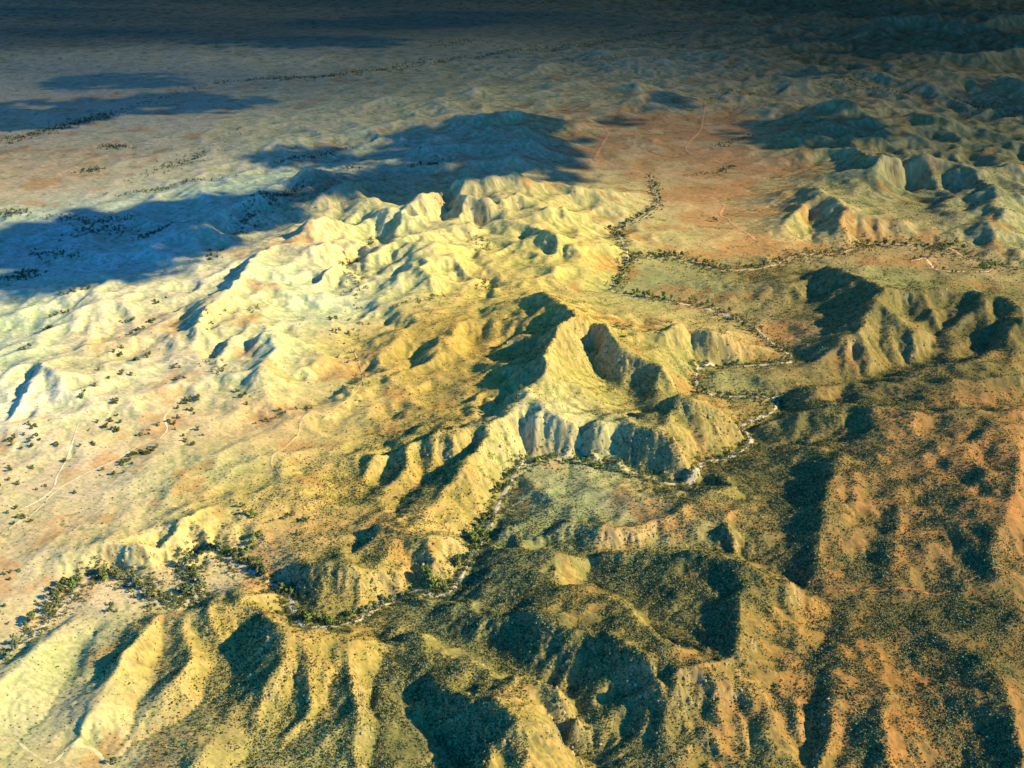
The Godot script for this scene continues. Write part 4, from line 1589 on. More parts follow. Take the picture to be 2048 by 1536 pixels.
	tints.append([-224, -1050, Color(0.45, 0.32, 0.13), 0.08, 0.18])
	tints.append([-525, -928, Color(0.48, 0.375, 0.225), 0.05, 0.0])
	tints.append([-449, -928, Color(0.48, 0.375, 0.225), 0.05, 0.0])
	tints.append([-381, -938, Color(0.42, 0.38, 0.18), 0.1, 0.0])
	tints.append([-326, -959, Color(0.42, 0.37, 0.17), 0.1, 0.0])
	tints.append([-455, -834, Color(0.5, 0.35, 0.17), 0.04, 0.23])
	tints.append([-389, -834, Color(0.44, 0.36, 0.19), 0.05, 0.05])
	tints.append([-459, -762, Color(0.48, 0.375, 0.225), 0.04, 0.07])
	tints.append([-430, -705, Color(0.5, 0.36, 0.19), 0.04, 0.09])
	tints.append([-383, -747, Color(0.48, 0.375, 0.225), 0.06, 0.0])
	tints.append([-361, -725, Color(0.48, 0.375, 0.225), 0.06, 0.05])
	tints.append([-308, -889, Color(0.44, 0.32, 0.1), 0.14, 0.0])
	tints.append([-264, -928, Color(0.43, 0.31, 0.1), 0.18, 0.05])
	tints.append([-227, -1278, Color(0.45, 0.33, 0.1), 0.12, 0.05])
	tints.append([-155, -1262, Color(0.33, 0.215, 0.057), 0.2, 0.0])
	tints.append([-113, -1169, Color(0.33, 0.215, 0.057), 0.2, 0.0])
	tints.append([-166, -1114, Color(0.42, 0.31, 0.1), 0.2, 0.09])
	tints.append([-88, -1295, Color(0.33, 0.215, 0.057), 0.25, 0.0])
	tints.append([-28, -1141, Color(0.33, 0.215, 0.057), 0.25, 0.0])
	tints.append([-98, -1050, Color(0.33, 0.215, 0.057), 0.28, 0.0])
	tints.append([-151, -991, Color(0.4, 0.29, 0.08), 0.3, 0.0])
	tints.append([-174, -908, Color(0.33, 0.215, 0.057), 0.4, 0.0])
	tints.append([-89, -928, Color(0.33, 0.215, 0.057), 0.4, 0.0])
	tints.append([-50, -889, Color(0.33, 0.215, 0.057), 0.35, 0.0])
	tints.append([-88, -834, Color(0.42, 0.29, 0.09), 0.25, 0.0])
	tints.append([-195, -817, Color(0.38, 0.25, 0.08), 0.35, 0.14])
	tints.append([-218, -834, Color(0.4, 0.24, 0.09), 0.2, 0.32])
	tints.append([-305, -801, Color(0.44, 0.32, 0.11), 0.2, 0.0])
	tints.append([-271, -765, Color(0.48, 0.375, 0.225), 0.12, 0.09])
	tints.append([-378, -801, Color(0.46, 0.34, 0.12), 0.12, 0.0])
	tints.append([-225, -793, Color(0.42, 0.28, 0.11), 0.15, 0.18])
	tints.append([54, -1295, Color(0.33, 0.215, 0.057), 0.35, 0.0])
	tints.append([110, -1295, Color(0.41, 0.28, 0.07), 0.4, 0.0])
	tints.append([18, -1230, Color(0.33, 0.215, 0.057), 0.4, 0.0])
	tints.append([157, -1262, Color(0.36, 0.27, 0.08), 0.4, 0.0])
	tints.append([100, -1141, Color(0.35, 0.28, 0.09), 0.4, 0.0])
	tints.append([180, -1169, Color(0.26, 0.21, 0.07), 0.5, 0.0])
	tints.append([260, -1262, Color(0.32, 0.24, 0.08), 0.45, 0.0])
	tints.append([195, -1050, Color(0.3, 0.22, 0.06), 0.6, 0.0])
	tints.append([204, -1366, Color(0.42, 0.32, 0.12), 0.15, 0.08])
	tints.append([308, -1330, Color(0.36, 0.26, 0.11), 0.2, 0.22])
	tints.append([44, -1014, Color(0.38, 0.34, 0.17), 0.15, 0.0])
	tints.append([102, -1003, Color(0.36, 0.32, 0.16), 0.2, 0.0])
	tints.append([155, -969, Color(0.3, 0.22, 0.07), 0.5, 0.0])
	tints.append([231, -1087, Color(0.33, 0.24, 0.07), 0.5, 0.0])
	tints.append([224, -1530, Color(0.21, 0.225, 0.1), 0.06, 0.11])
	tints.append([301, -1508, Color(0.26, 0.23, 0.1), 0.35, 0.0])
	tints.append([373, -1465, Color(0.24, 0.2, 0.09), 0.45, 0.0])
	tints.append([258, -1169, Color(0.21, 0.225, 0.1), 0.15, 0.22])
	tints.append([387, -1330, Color(0.3, 0.18, 0.09), 0.25, 0.41])
	tints.append([67, -908, Color(0.26, 0.27, 0.14), 0.12, 0.08])
	tints.append([109, -889, Color(0.32, 0.24, 0.12), 0.08, 0.38])
	tints.append([85, -928, Color(0.27, 0.28, 0.14), 0.14, 0.0])
	tints.append([90, -852, Color(0.24, 0.25, 0.12), 0.16, 0.08])
	tints.append([29, -861, Color(0.24, 0.26, 0.13), 0.2, 0.0])
	tints.append([13, -834, Color(0.21, 0.225, 0.1), 0.4, 0.0])
	tints.append([120, -843, Color(0.26, 0.23, 0.11), 0.2, 0.22])
	tints.append([198, -889, Color(0.26, 0.19, 0.06), 0.55, 0.15])
	tints.append([37, -809, Color(0.15, 0.145, 0.05), 0.5, 0.0])
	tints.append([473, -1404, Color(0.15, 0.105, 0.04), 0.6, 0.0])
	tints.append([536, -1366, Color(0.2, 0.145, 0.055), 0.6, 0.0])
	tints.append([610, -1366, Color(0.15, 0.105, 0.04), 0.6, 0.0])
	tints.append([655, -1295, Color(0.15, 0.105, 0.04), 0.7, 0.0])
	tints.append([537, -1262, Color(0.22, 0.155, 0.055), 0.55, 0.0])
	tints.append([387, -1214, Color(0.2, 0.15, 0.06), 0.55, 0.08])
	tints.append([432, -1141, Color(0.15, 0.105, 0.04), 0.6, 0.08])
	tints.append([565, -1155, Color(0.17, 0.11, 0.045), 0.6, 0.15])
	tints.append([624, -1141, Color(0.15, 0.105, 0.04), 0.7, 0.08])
	tints.append([427, -1530, Color(0.15, 0.105, 0.04), 0.55, 0.0])
	tints.append([596, -1552, Color(0.21, 0.225, 0.1), 0.45, 0.0])
	tints.append([678, -1444, Color(0.15, 0.145, 0.05), 0.6, 0.0])
	tints.append([371, -1038, Color(0.168, 0.133, 0.043), 0.65, 0.0])
	tints.append([288, -1062, Color(0.291, 0.184, 0.06), 0.5, 0.0])
	tints.append([499, -1062, Color(0.19, 0.12, 0.043), 0.6, 0.08])
	tints.append([568, -1026, Color(0.202, 0.106, 0.039), 0.5, 0.22])
	tints.append([465, -969, Color(0.28, 0.138, 0.056), 0.4, 0.38])
	tints.append([374, -948, Color(0.235, 0.138, 0.052), 0.55, 0.08])
	tints.append([259, -928, Color(0.168, 0.133, 0.043), 0.6, 0.0])
	tints.append([496, -908, Color(0.269, 0.124, 0.043), 0.4, 0.38])
	tints.append([396, -852, Color(0.269, 0.129, 0.043), 0.4, 0.38])
	tints.append([333, -843, Color(0.224, 0.129, 0.047), 0.45, 0.15])
	tints.append([434, -817, Color(0.246, 0.12, 0.043), 0.4, 0.38])
	tints.append([486, -801, Color(0.224, 0.11, 0.043), 0.45, 0.3])
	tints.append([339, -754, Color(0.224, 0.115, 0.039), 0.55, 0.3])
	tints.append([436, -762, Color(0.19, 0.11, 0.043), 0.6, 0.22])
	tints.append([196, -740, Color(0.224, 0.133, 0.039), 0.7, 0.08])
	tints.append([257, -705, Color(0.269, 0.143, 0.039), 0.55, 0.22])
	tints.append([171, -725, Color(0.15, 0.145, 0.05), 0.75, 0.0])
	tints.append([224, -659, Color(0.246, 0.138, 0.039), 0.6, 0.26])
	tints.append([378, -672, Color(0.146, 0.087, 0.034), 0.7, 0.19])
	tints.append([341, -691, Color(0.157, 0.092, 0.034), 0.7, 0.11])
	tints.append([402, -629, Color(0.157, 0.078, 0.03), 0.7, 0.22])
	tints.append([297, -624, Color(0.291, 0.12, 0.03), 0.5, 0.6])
	tints.append([326, -591, Color(0.269, 0.106, 0.03), 0.5, 0.6])
	tints.append([253, -612, Color(0.258, 0.12, 0.034), 0.5, 0.45])
	tints.append([353, -560, Color(0.146, 0.083, 0.034), 0.6, 0.22])
	tints.append([258, -560, Color(0.269, 0.138, 0.039), 0.5, 0.38])
	tints.append([188, -591, Color(0.269, 0.152, 0.047), 0.5, 0.3])
	tints.append([164, -635, Color(0.224, 0.115, 0.039), 0.55, 0.38])
	tints.append([178, -545, Color(0.28, 0.175, 0.052), 0.5, 0.15])
	tints.append([126, -570, Color(0.2, 0.14, 0.05), 0.55, 0.22])
	tints.append([121, -691, Color(0.28, 0.2, 0.055), 0.55, 0.22])
	tints.append([57, -725, Color(0.28, 0.21, 0.06), 0.55, 0.22])
	tints.append([75, -659, Color(0.2, 0.14, 0.04), 0.75, 0.0])
	tints.append([11, -691, Color(0.24, 0.18, 0.055), 0.6, 0.08])
	tints.append([-21, -754, Color(0.26, 0.23, 0.1), 0.45, 0.0])
	tints.append([-10, -612, Color(0.33, 0.24, 0.075), 0.5, 0.0])
	tints.append([30, -591, Color(0.36, 0.255, 0.075), 0.5, 0.0])
	tints.append([10, -560, Color(0.33, 0.22, 0.065), 0.5, 0.08])
	tints.append([-61, -659, Color(0.28, 0.22, 0.07), 0.6, 0.0])
	tints.append([-69, -591, Color(0.22, 0.18, 0.06), 0.75, 0.0])
	tints.append([-102, -641, Color(0.36, 0.26, 0.08), 0.5, 0.0])
	tints.append([-115, -550, Color(0.15, 0.145, 0.05), 0.75, 0.0])
	tints.append([-55, -698, Color(0.21, 0.225, 0.1), 0.5, 0.0])
	tints.append([-10, -659, Color(0.15, 0.145, 0.05), 0.6, 0.0])
	tints.append([28, -540, Color(0.3, 0.2, 0.06), 0.5, 0.08])
	tints.append([-185, -732, Color(0.24, 0.18, 0.07), 0.6, 0.05])
	tints.append([-129, -725, Color(0.33, 0.215, 0.057), 0.4, 0.0])
	tints.append([-108, -785, Color(0.33, 0.215, 0.057), 0.35, 0.0])
	tints.append([-163, -769, Color(0.26, 0.2, 0.07), 0.5, 0.09])
	tints.append([-138, -659, Color(0.27, 0.18, 0.05), 0.45, 0.0])
	tints.append([-164, -666, Color(0.28, 0.185, 0.052), 0.42, 0.0])
	tints.append([-304, -647, Color(0.33, 0.23, 0.08), 0.26, 0.0])
	tints.append([-236, -678, Color(0.34, 0.225, 0.06), 0.4, 0.0])
	tints.append([-207, -705, Color(0.36, 0.25, 0.08), 0.35, 0.0])
	tints.append([-161, -647, Color(0.33, 0.215, 0.057), 0.35, 0.0])
	tints.append([-139, -666, Color(0.33, 0.215, 0.057), 0.35, 0.0])
	tints.append([-160, -591, Color(0.33, 0.215, 0.057), 0.3, 0.0])
	tints.append([-177, -560, Color(0.38, 0.29, 0.1), 0.3, 0.0])
	tints.append([-218, -601, Color(0.27, 0.2, 0.065), 0.6, 0.0])
	tints.append([-245, -629, Color(0.35, 0.24, 0.07), 0.3, 0.0])
	tints.append([-245, -585, Color(0.38, 0.26, 0.09), 0.14, 0.05])
	tints.append([-312, -659, Color(0.38, 0.245, 0.075), 0.28, 0.09])
	tints.append([-323, -629, Color(0.37, 0.29, 0.11), 0.2, 0.0])
	tints.append([-360, -685, Color(0.36, 0.34, 0.15), 0.15, 0.0])
	tints.append([-388, -647, Color(0.36, 0.35, 0.18), 0.1, 0.0])
	tints.append([-381, -591, Color(0.4, 0.36, 0.19), 0.06, 0.0])
	tints.append([-341, -591, Color(0.32, 0.27, 0.14), 0.1, 0.05])
	tints.append([-349, -560, Color(0.44, 0.29, 0.14), 0.06, 0.27])
	tints.append([-310, -580, Color(0.45, 0.37, 0.17), 0.05, 0.0])
	tints.append([-361, -545, Color(0.36, 0.34, 0.16), 0.12, 0.0])
	tints.append([-261, -560, Color(0.36, 0.27, 0.1), 0.25, 0.0])
	tints.append([-309, -545, Color(0.4, 0.35, 0.17), 0.08, 0.0])
	tints.append([-136, -545, Color(0.4, 0.32, 0.11), 0.25, 0.0])
	reliefs.append([-262, -4462, 3, 1.0])
	reliefs.append([477, -4462, 9, 1.0])
	reliefs.append([893, -3927, 20, 1.0])
	reliefs.append([1428, -4462, 30, 1.0])
	reliefs.append([1956, -4462, 38, 1.0])
	reliefs.append([1282, -2999, 30, 1.0])
	reliefs.append([990, -2999, 22, 1.0])
	reliefs.append([697, -2999, 16, 1.0])
	reliefs.append([372, -3406, 13, 1.0])
	reliefs.append([-36, -3073, 11, 1.0])
	reliefs.append([-164, -2673, 17, 1.0])
	reliefs.append([100, -2673, 14, 1.0])
	reliefs.append([310, -2796, 7, 0.8])
	reliefs.append([331, -2406, 1.5, 0.4])
	reliefs.append([469, -2182, 1, 0.4])
	reliefs.append([477, -2560, 1, 0.4])
	reliefs.append([415, -1892, 1, 0.4])
	reliefs.append([812, -2406, 26, 1.3])
	reliefs.append([965, -2182, 28, 1.4])
	reliefs.append([-343, -3151, 6, 1.0])
	reliefs.append([-621, -2999, 5, 0.6])
	reliefs.append([-1060, -2999, 1, 0.3])
	reliefs.append([-908, -2182, 3, 0.4])
	reliefs.append([-816, -1689, 10, 0.8])
	reliefs.append([-657, -1743, 11, 1.0])
	reliefs.append([-533, -1993, 15, 1.1])
	reliefs.append([-330, -1993, 15, 1.1])
	reliefs.append([-117, -1830, 13, 1.4])
	reliefs.append([69, -1743, 13, 1.4])
	reliefs.append([-20, -1543, 13, 1.3])
	reliefs.append([-265, -1543, 13, 1.2])
	reliefs.append([-409, -1456, 12, 1.1])
	reliefs.append([-607, -1359, 11, 1.1])
	reliefs.append([-613, -1194, 10, 1.3])
	reliefs.append([-441, -1240, 10, 1.1])
	reliefs.append([-418, -1000, 4, 0.8])
	reliefs.append([-465, -896, 2, 0.4])
	reliefs.append([-303, -1000, 5, 0.8])
	reliefs.append([-279, -896, 8, 0.8])
	reliefs.append([-215, -1194, 11, 1.1])
	reliefs.append([-142, -1123, 11, 1.1])
	reliefs.append([-72, -1000, 10, 1.0])
	reliefs.append([123, -1272, 7, 1.0])
	reliefs.append([226, -1543, 1, 0.3])
	reliefs.append([371, -1456, 5, 0.9])
	reliefs.append([498, -1359, 5, 0.8])
	reliefs.append([693, -1589, 4, 1.0])
	reliefs.append([554, -1123, 1.5, 0.4])
	reliefs.append([359, -896, 1, 0.25])
	reliefs.append([466, -896, 1, 0.25])
	reliefs.append([218, -731, 1.5, 0.35])
	reliefs.append([333, -665, 1, 0.2])
	reliefs.append([232, -606, 1, 0.25])
	reliefs.append([111, -606, 2, 0.5])
	reliefs.append([81, -731, 2, 0.45])
	reliefs.append([-50, -606, 2, 0.5])
	reliefs.append([40, -896, 1.5, 0.5])
	reliefs.append([-160, -808, 5, 0.7])
	reliefs.append([-182, -665, 2, 0.4])
	reliefs.append([-292, -606, 1.5, 0.3])
	reliefs.append([-362, -580, 1, 0.2])
	reliefs.append([-391, -768, 2, 0.6])

func creeks_and_tracks():
	ribbon("creek_bed", "pale sandy bed of the winding creek under the bluffs", [-436, -656, -422, -687, -412, -728, -404, -768, -385, -781, -359, -765, -345, -747, -324, -731, -301, -734, -293, -743, -304, -760, -314, -779, -312, -799, -301, -810, -282, -803, -263, -783, -234, -764, -215, -753, -204, -735, -195, -712, -184, -700, -160, -699, -137, -710, -117, -731, -95, -749, -72, -742, -58, -747, -47, -775, -39, -803, -30, -828, -20, -872, -8, -918, 6, -959, 21, -980, 55, -987, 94, -975, 121, -962, 148, -949, 176, -935, 205, -945, 217, -977, 241, -987, 260, -999, 283, -1027, 276, -1059, 305, -1084, 327, -1106, 339, -1137, 315, -1144, 279, -1144, 254, -1146, 243, -1186, 259, -1230, 307, -1232, 376, -1238, 387, -1260, 374, -1291, 356, -1349, 337, -1386, 290, -1432, 235, -1464, 161, -1507, 184, -1574, 200, -1652, 199, -1725, 192, -1801, 216, -1846, 259, -1892, 294, -1975, 303, -2082, 307, -2200], 5.5, Color(0.36, 0.315, 0.21), 0.3)
	ribbon("creek_bed", "narrow pinkish dry creek bed lined with trees below the dark hills", [196, -1649, 266, -1657, 322, -1627, 350, -1590, 427, -1600, 482, -1649, 537, -1662, 597, -1687, 644, -1725, 739, -1711, 777, -1695, 802, -1627, 866, -1598], 5, Color(0.38, 0.26, 0.16), 0.35)
	ribbon("creek_bed", "dry creek bed with pink sand looping below the dark range at the right edge", [682, -1627, 712, -1639, 711, -1590, 732, -1579, 780, -1574, 813, -1602], 6, Color(0.48, 0.32, 0.22), 0.35)
	ribbon("gully", "eroded red gully crossing the flats beyond the pale hills", [359, -2064, 390, -2034, 417, -2009, 426, -1968, 408, -1908, 417, -1876, 417, -1839, 432, -1786, 443, -1730], 6, Color(0.43, 0.23, 0.11), 0.4)
	ribbon("gully", "branching orange wash far up the red flats", [552, -2919, 517, -2756, 489, -2626, 453, -2528, 419, -2426, 428, -2368, 451, -2331, 480, -2295, 498, -2242], 7, Color(0.43, 0.24, 0.12), 0.5)
	ribbon("gully", "thin red gully running down from the shaded hills", [235, -2626, 242, -2554, 221, -2451, 203, -2378, 192, -2308, 218, -2264, 264, -2221, 307, -2200], 8, Color(0.44, 0.22, 0.11), 0.5)
	ribbon("dirt_track", "ochre dirt track curving past the rounded ochre hills", [-238, -1300, -215, -1247, -203, -1212, -195, -1172, -197, -1130, -208, -1101, -228, -1090, -248, -1078, -255, -1059, -254, -1035, -262, -1008, -269, -988, -271, -973, -267, -954, -255, -935, -248, -918], 2.4, Color(0.4, 0.3, 0.14), 0.25)
	ribbon("dirt_track", "straight pale track running down the left plain", [-514, -848, -501, -880, -496, -918, -480, -954, -458, -980, -441, -1014, -423, -1031], 1.7, Color(0.43, 0.36, 0.225), 0.25)
	ribbon("creek_bed", "white thread of a wash winding down the left plain", [-520, -880, -506, -904, -501, -925, -507, -949, -510, -970, -513, -997, -516, -1020, -522, -1049, -526, -1068], 2.0, Color(0.48, 0.41, 0.29), 0.25)
	ribbon("dirt_track", "red vehicle track along the floor of the dark valley", [289, -738, 294, -733, 329, -732, 356, -730, 391, -725, 405, -732, 427, -740, 438, -743, 452, -740, 466, -723], 2.4, Color(0.34, 0.13, 0.045), 0.3)
	ribbon("gully", "narrow gully with pale banks along the bottom left corner", [-399, -574, -387, -572, -373, -562, -351, -551, -344, -564, -334, -567, -323, -564, -308, -551, -295, -543], 3.5, Color(0.42, 0.36, 0.18), 0.25)
	ribbon("gully", "red cut below the peaks climbing out of the dark valley", [281, -763, 282, -754, 285, -745, 289, -736], 3.5, Color(0.42, 0.17, 0.05), 0.35)
	ribbon("dirt_track", "faint pale track rounding the foot of the tilted hills", [-417, -1031, -416, -1055, -426, -1078, -425, -1106], 2.5, Color(0.52, 0.44, 0.28), 0.3)

func trees():
	make_plants()
	grove("gum_tree", "tree", "gum trees along the creeks", "by the left edge of the creek", [-432, -657, -427, -678], 3, 8, 9, 2)
	grove("gum_tree", "tree", "gum trees along the creeks", "along the creek where it leaves at lower left", [-430, -695, -419, -738], 9, 9, 12, 0)
	grove("gum_tree", "tree", "gum trees along the creeks", "below the gentle end of the striped bluff", [-418, -740, -410, -764], 8, 8, 11, 0)
	grove("gum_tree", "tree", "gum trees along the creeks", "at the foot of the striped bluff, near end", [-401, -773, -381, -776], 8, 8, 11, 2)
	grove("gum_tree", "tree", "gum trees along the creeks", "at the foot of the striped bluff, far end", [-379, -775, -353, -765], 8, 8, 11, 2)
	grove("gum_tree", "tree", "gum trees along the creeks", "in the creek bend past the striped bluff", [-348, -758, -325, -734], 6, 7, 11, 0)
	grove("gum_tree", "tree", "gum trees along the creeks", "inside the narrow creek loop", [-305, -740, -291, -761], 9, 9, 11, 2)
	grove("gum_tree", "tree", "gum trees along the creeks", "on the outer bank of the narrow loop", [-313, -773, -315, -793], 3, 5, 10, 2)
	grove("gum_tree", "tree", "gum trees along the creeks", "under the small second bluff", [-313, -804, -309, -816], 3, 4, 8, 0)
	grove("gum_tree", "tree", "gum trees along the creeks", "along the bend after the second bluff", [-299, -806, -260, -790], 9, 7, 11, 1)
	grove("gum_tree", "tree", "gum trees along the creeks", "on the shaded bank below the red terrace", [-257, -784, -232, -768], 7, 6, 12, 0)
	grove("gum_tree", "tree", "gum trees along the creeks", "beside the track down to the creek", [-261, -804, -250, -824], 5, 5, 10, 1)
	grove("gum_tree", "tree", "gum trees along the creeks", "on the flat above the creek crossing", [-282, -868, -258, -845], 5, 6, 9, 1)
	grove("gum_tree", "tree", "gum trees along the creeks", "where the creek squeezes past the scrubby dome", [-215, -756, -202, -742], 5, 5, 10, 1)
	grove("gum_tree", "tree", "gum trees along the creeks", "under the yellow peak by the creek", [-188, -710, -160, -706], 7, 6, 11, 1)
	grove("gum_tree", "tree", "gum trees along the creeks", "at the foot of the rocky dome", [-146, -708, -117, -728], 6, 6, 10, 2)
	grove("gum_tree", "tree", "gum trees along the creeks", "on the sand below the cracked rock face", [-123, -736, -102, -749], 5, 6, 9, 2)
	grove("gum_tree", "tree", "gum trees along the creeks", "in the dark pool bend", [-86, -762, -59, -751], 8, 9, 13, 1)
	grove("gum_tree", "tree", "gum trees along the creeks", "on the bank past the pool bend", [-56, -781, -50, -792], 3, 5, 10, 0)
	grove("gum_tree", "tree", "gum trees along the creeks", "in the gorge below the big grove", [-45, -793, -33, -805], 4, 6, 10, 2)
	grove("gum_tree", "tree", "gum trees along the creeks", "in the big grove in the gorge", [-43, -821, -25, -838], 9, 10, 14, 1)
	grove("gum_tree", "tree", "gum trees along the creeks", "in the gorge above the big grove", [-33, -852, -17, -877], 5, 7, 10, 0)
	grove("gum_tree", "tree", "gum trees along the creeks", "where the gorge opens below the cliff", [-19, -907, -1, -950], 7, 7, 10, 0)
	grove("gum_tree", "tree", "gum trees along the creeks", "on the white slip beside the cliff", [-11, -1024, 13, -1058], 5, 6, 9, 0)
	grove("gum_tree", "tree", "gum trees along the creeks", "on the creek flat under the grey cliff", [18, -971, 58, -981], 8, 7, 9, 1)
	grove("gum_tree", "tree", "gum trees along the creeks", "on the creek flat under the notched cliff", [60, -975, 119, -958], 8, 7, 9, 1)
	grove("gum_tree", "tree", "gum trees along the creeks", "on the red terrace", [-244, -848, -222, -854], 4, 5, 6, 0)
	grove("gum_tree", "tree", "gum trees along the creeks", "on the bare patch of the red terrace", [-214, -821, -208, -823], 3, 5, 6, 0)
	grove("gum_tree", "tree", "gum trees along the creeks", "beside the terrace rim", [-215, -848, -206, -852], 4, 5, 6, 0)
	grove("gum_tree", "tree", "gum trees along the creeks", "in the gully at the bottom edge", [-303, -551, -303, -551], 1, 0, 8, 0)
	grove("gum_tree", "tree", "gum trees along the creeks", "at the upper creek elbow", [238, -1167, 249, -1144], 5, 7, 11, 0)
	grove("gum_tree", "tree", "gum trees along the creeks", "along the straight upper creek", [276, -1233, 378, -1241], 10, 6, 9, 0)
	grove("gum_tree", "tree", "gum trees along the creeks", "on the bend below the pale flat", [343, -1362, 353, -1314], 5, 8, 11, 0)
	grove("gum_tree", "tree", "gum trees along the creeks", "by the red flats under the dark range", [370, -1288, 392, -1280], 5, 8, 10, 0)
	grove("gum_tree", "tree", "gum trees along the creeks", "along the south side of the mint flat", [179, -1498, 265, -1460], 10, 9, 13, 1)
	grove("gum_tree", "tree", "gum trees along the creeks", "on the long bend east of the mint flat", [269, -1456, 356, -1380], 8, 8, 11, 0)
	grove("gum_tree", "tree", "gum trees along the creeks", "along the west side of the mint flat", [169, -1524, 206, -1652], 12, 10, 13, 1)
	grove("gum_tree", "tree", "gum trees along the creeks", "along the north side of the mint flat", [212, -1652, 297, -1657], 9, 10, 13, 0)
	grove("gum_tree", "tree", "gum trees along the creeks", "north east of the mint flat", [313, -1632, 371, -1581], 5, 9, 13, 1)
	grove("gum_tree", "tree", "gum trees along the creeks", "between the red flats and the dark range", [398, -1588, 474, -1646], 6, 9, 12, 0)
	grove("gum_tree", "tree", "gum trees along the creeks", "in the bend below the far pale dome", [197, -1730, 183, -1846], 7, 9, 13, 0)
	grove("gum_tree", "tree", "gum trees along the creeks", "along the dark treed reach of the far creek", [196, -1818, 286, -1934], 9, 9, 14, 0)
	grove("gum_tree", "tree", "gum trees along the creeks", "at the top of the far creek", [306, -1982, 306, -2192], 7, 10, 13, 0)
	grove("gum_tree", "tree", "gum trees along the creeks", "along the dry creek at the far right", [634, -1719, 808, -1701], 12, 10, 14, 0)
	grove("gum_tree", "tree", "gum trees along the creeks", "on the pink sand at the right", [685, -1627, 745, -1654], 5, 8, 12, 0)
	grove("gum_tree", "tree", "gum trees along the creeks", "on the near bank of the pink sand", [700, -1588, 744, -1562], 4, 7, 12, 0)
	grove("gum_tree", "tree", "gum trees along the creeks", "in the tall clump at the right edge", [783, -1590, 818, -1614], 5, 9, 15, 1)
	grove("gum_tree", "tree", "gum trees along the creeks", "beside the red gully", [388, -1876, 395, -1858], 2, 9, 13, 0)
	grove("acacia", "bush", "dark bushes on the pale plain", "in the dense patch at the left edge", [-583, -1012, -561, -1040], 14, 22, 6.5, 0)
	grove("acacia", "bush", "dark bushes on the pale plain", "by the left edge below the dense patch", [-568, -965, -568, -965], 3, 7, 6.5, 0)
	grove("acacia", "bush", "dark bushes on the pale plain", "at the left edge above the wash", [-559, -937, -559, -937], 3, 6, 6.5, 0)
	grove("acacia", "bush", "dark bushes on the pale plain", "beside the white wash", [-514, -924, -514, -924], 2, 5, 6.5, 0)
	grove("acacia", "bush", "dark bushes on the pale plain", "on the bare plain at left", [-543, -970, -543, -970], 1, 0, 6.5, 0)
	grove("acacia", "bush", "dark bushes on the pale plain", "on the bank of the white wash", [-514, -998, -514, -998], 3, 7, 6.5, 0)
	grove("acacia", "bush", "dark bushes on the pale plain", "past the white wash", [-493, -1020, -493, -1020], 2, 6, 6.5, 0)
	grove("acacia", "bush", "dark bushes on the pale plain", "in the long clump on the left plain", [-477, -1043, -470, -1048], 6, 7, 6.5, 0)
	grove("acacia", "bush", "dark bushes on the pale plain", "near the striped outcrop", [-541, -1108, -532, -1114], 4, 6, 6.5, 0)
	grove("acacia", "bush", "dark bushes on the pale plain", "below the knoll", [-480, -1077, -480, -1077], 4, 7, 6.5, 0)
	grove("acacia", "bush", "dark bushes on the pale plain", "in the shade of the knoll", [-496, -1100, -490, -1107], 5, 8, 6.5, 0)
	grove("acacia", "bush", "dark bushes on the pale plain", "below the knoll at its left", [-498, -1068, -498, -1068], 3, 7, 6.5, 0)
	grove("acacia", "bush", "dark bushes on the pale plain", "in the long dark thicket", [-443, -996, -411, -1003], 14, 10, 6.5, 0)
	grove("acacia", "bush", "dark bushes on the pale plain", "in the lower part of the thicket", [-445, -974, -435, -983], 8, 8, 6.5, 0)
	grove("acacia", "bush", "dark bushes on the pale plain", "below the thicket", [-446, -954, -446, -954], 3, 6, 6.5, 0)
	grove("acacia", "bush", "dark bushes on the pale plain", "in the thicket at the tilted hill foot", [-416, -1116, -399, -1130], 10, 9, 6.5, 0)
	grove("acacia", "bush", "dark bushes on the pale plain", "on the fan below the tilted hill", [-414, -1068, -414, -1068], 5, 7, 6.5, 0)
	grove("acacia", "bush", "dark bushes on the pale plain", "beside the fan below the tilted hill", [-404, -1094, -404, -1094], 4, 7, 6.5, 0)
	grove("acacia", "bush", "dark bushes on the pale plain", "between the two thickets", [-432, -1048, -432, -1048], 3, 6, 6.5, 0)
	grove("acacia", "bush", "dark bushes on the pale plain", "on the pink fan", [-370, -1024, -370, -1024], 4, 7, 6.5, 0)
	grove("acacia", "bush", "dark bushes on the pale plain", "near the pink fan", [-388, -1038, -388, -1038], 2, 6, 6.5, 0)
	grove("acacia", "bush", "dark bushes on the pale plain", "high on the orange fan", [-350, -1141, -350, -1141], 2, 3, 6.5, 0)
	grove("acacia", "bush", "dark bushes on the pale plain", "on the orange fan", [-339, -1127, -339, -1127], 3, 3, 6.5, 0)
	grove("acacia", "bush", "dark bushes on the pale plain", "low on the orange fan", [-331, -1106, -331, -1106], 1, 0, 6.5, 0)
	grove("acacia", "bush", "dark bushes on the pale plain", "left of the red patch", [-306, -1072, -306, -1072], 3, 5, 6.5, 0)
	grove("acacia", "bush", "dark bushes on the pale plain", "on the red patch", [-285, -1081, -285, -1081], 3, 5, 6.5, 0)
	grove("acacia", "bush", "dark bushes on the pale plain", "beside the track bend", [-254, -1090, -254, -1090], 4, 6, 6.5, 0)
	grove("acacia", "bush", "dark bushes on the pale plain", "on the cream flat", [-517, -1183, -517, -1183], 4, 8, 6.5, 0)
	grove("acacia", "bush", "dark bushes on the pale plain", "on the ledge foot", [-550, -1252, -550, -1252], 4, 8, 6.5, 0)
	grove("acacia", "bush", "dark bushes on the pale plain", "on the gully by the ledges", [-510, -1236, -510, -1236], 4, 6, 6.5, 0)
	grove("acacia", "bush", "dark bushes on the pale plain", "right of the ledge gully", [-500, -1247, -500, -1247], 3, 6, 6.5, 0)
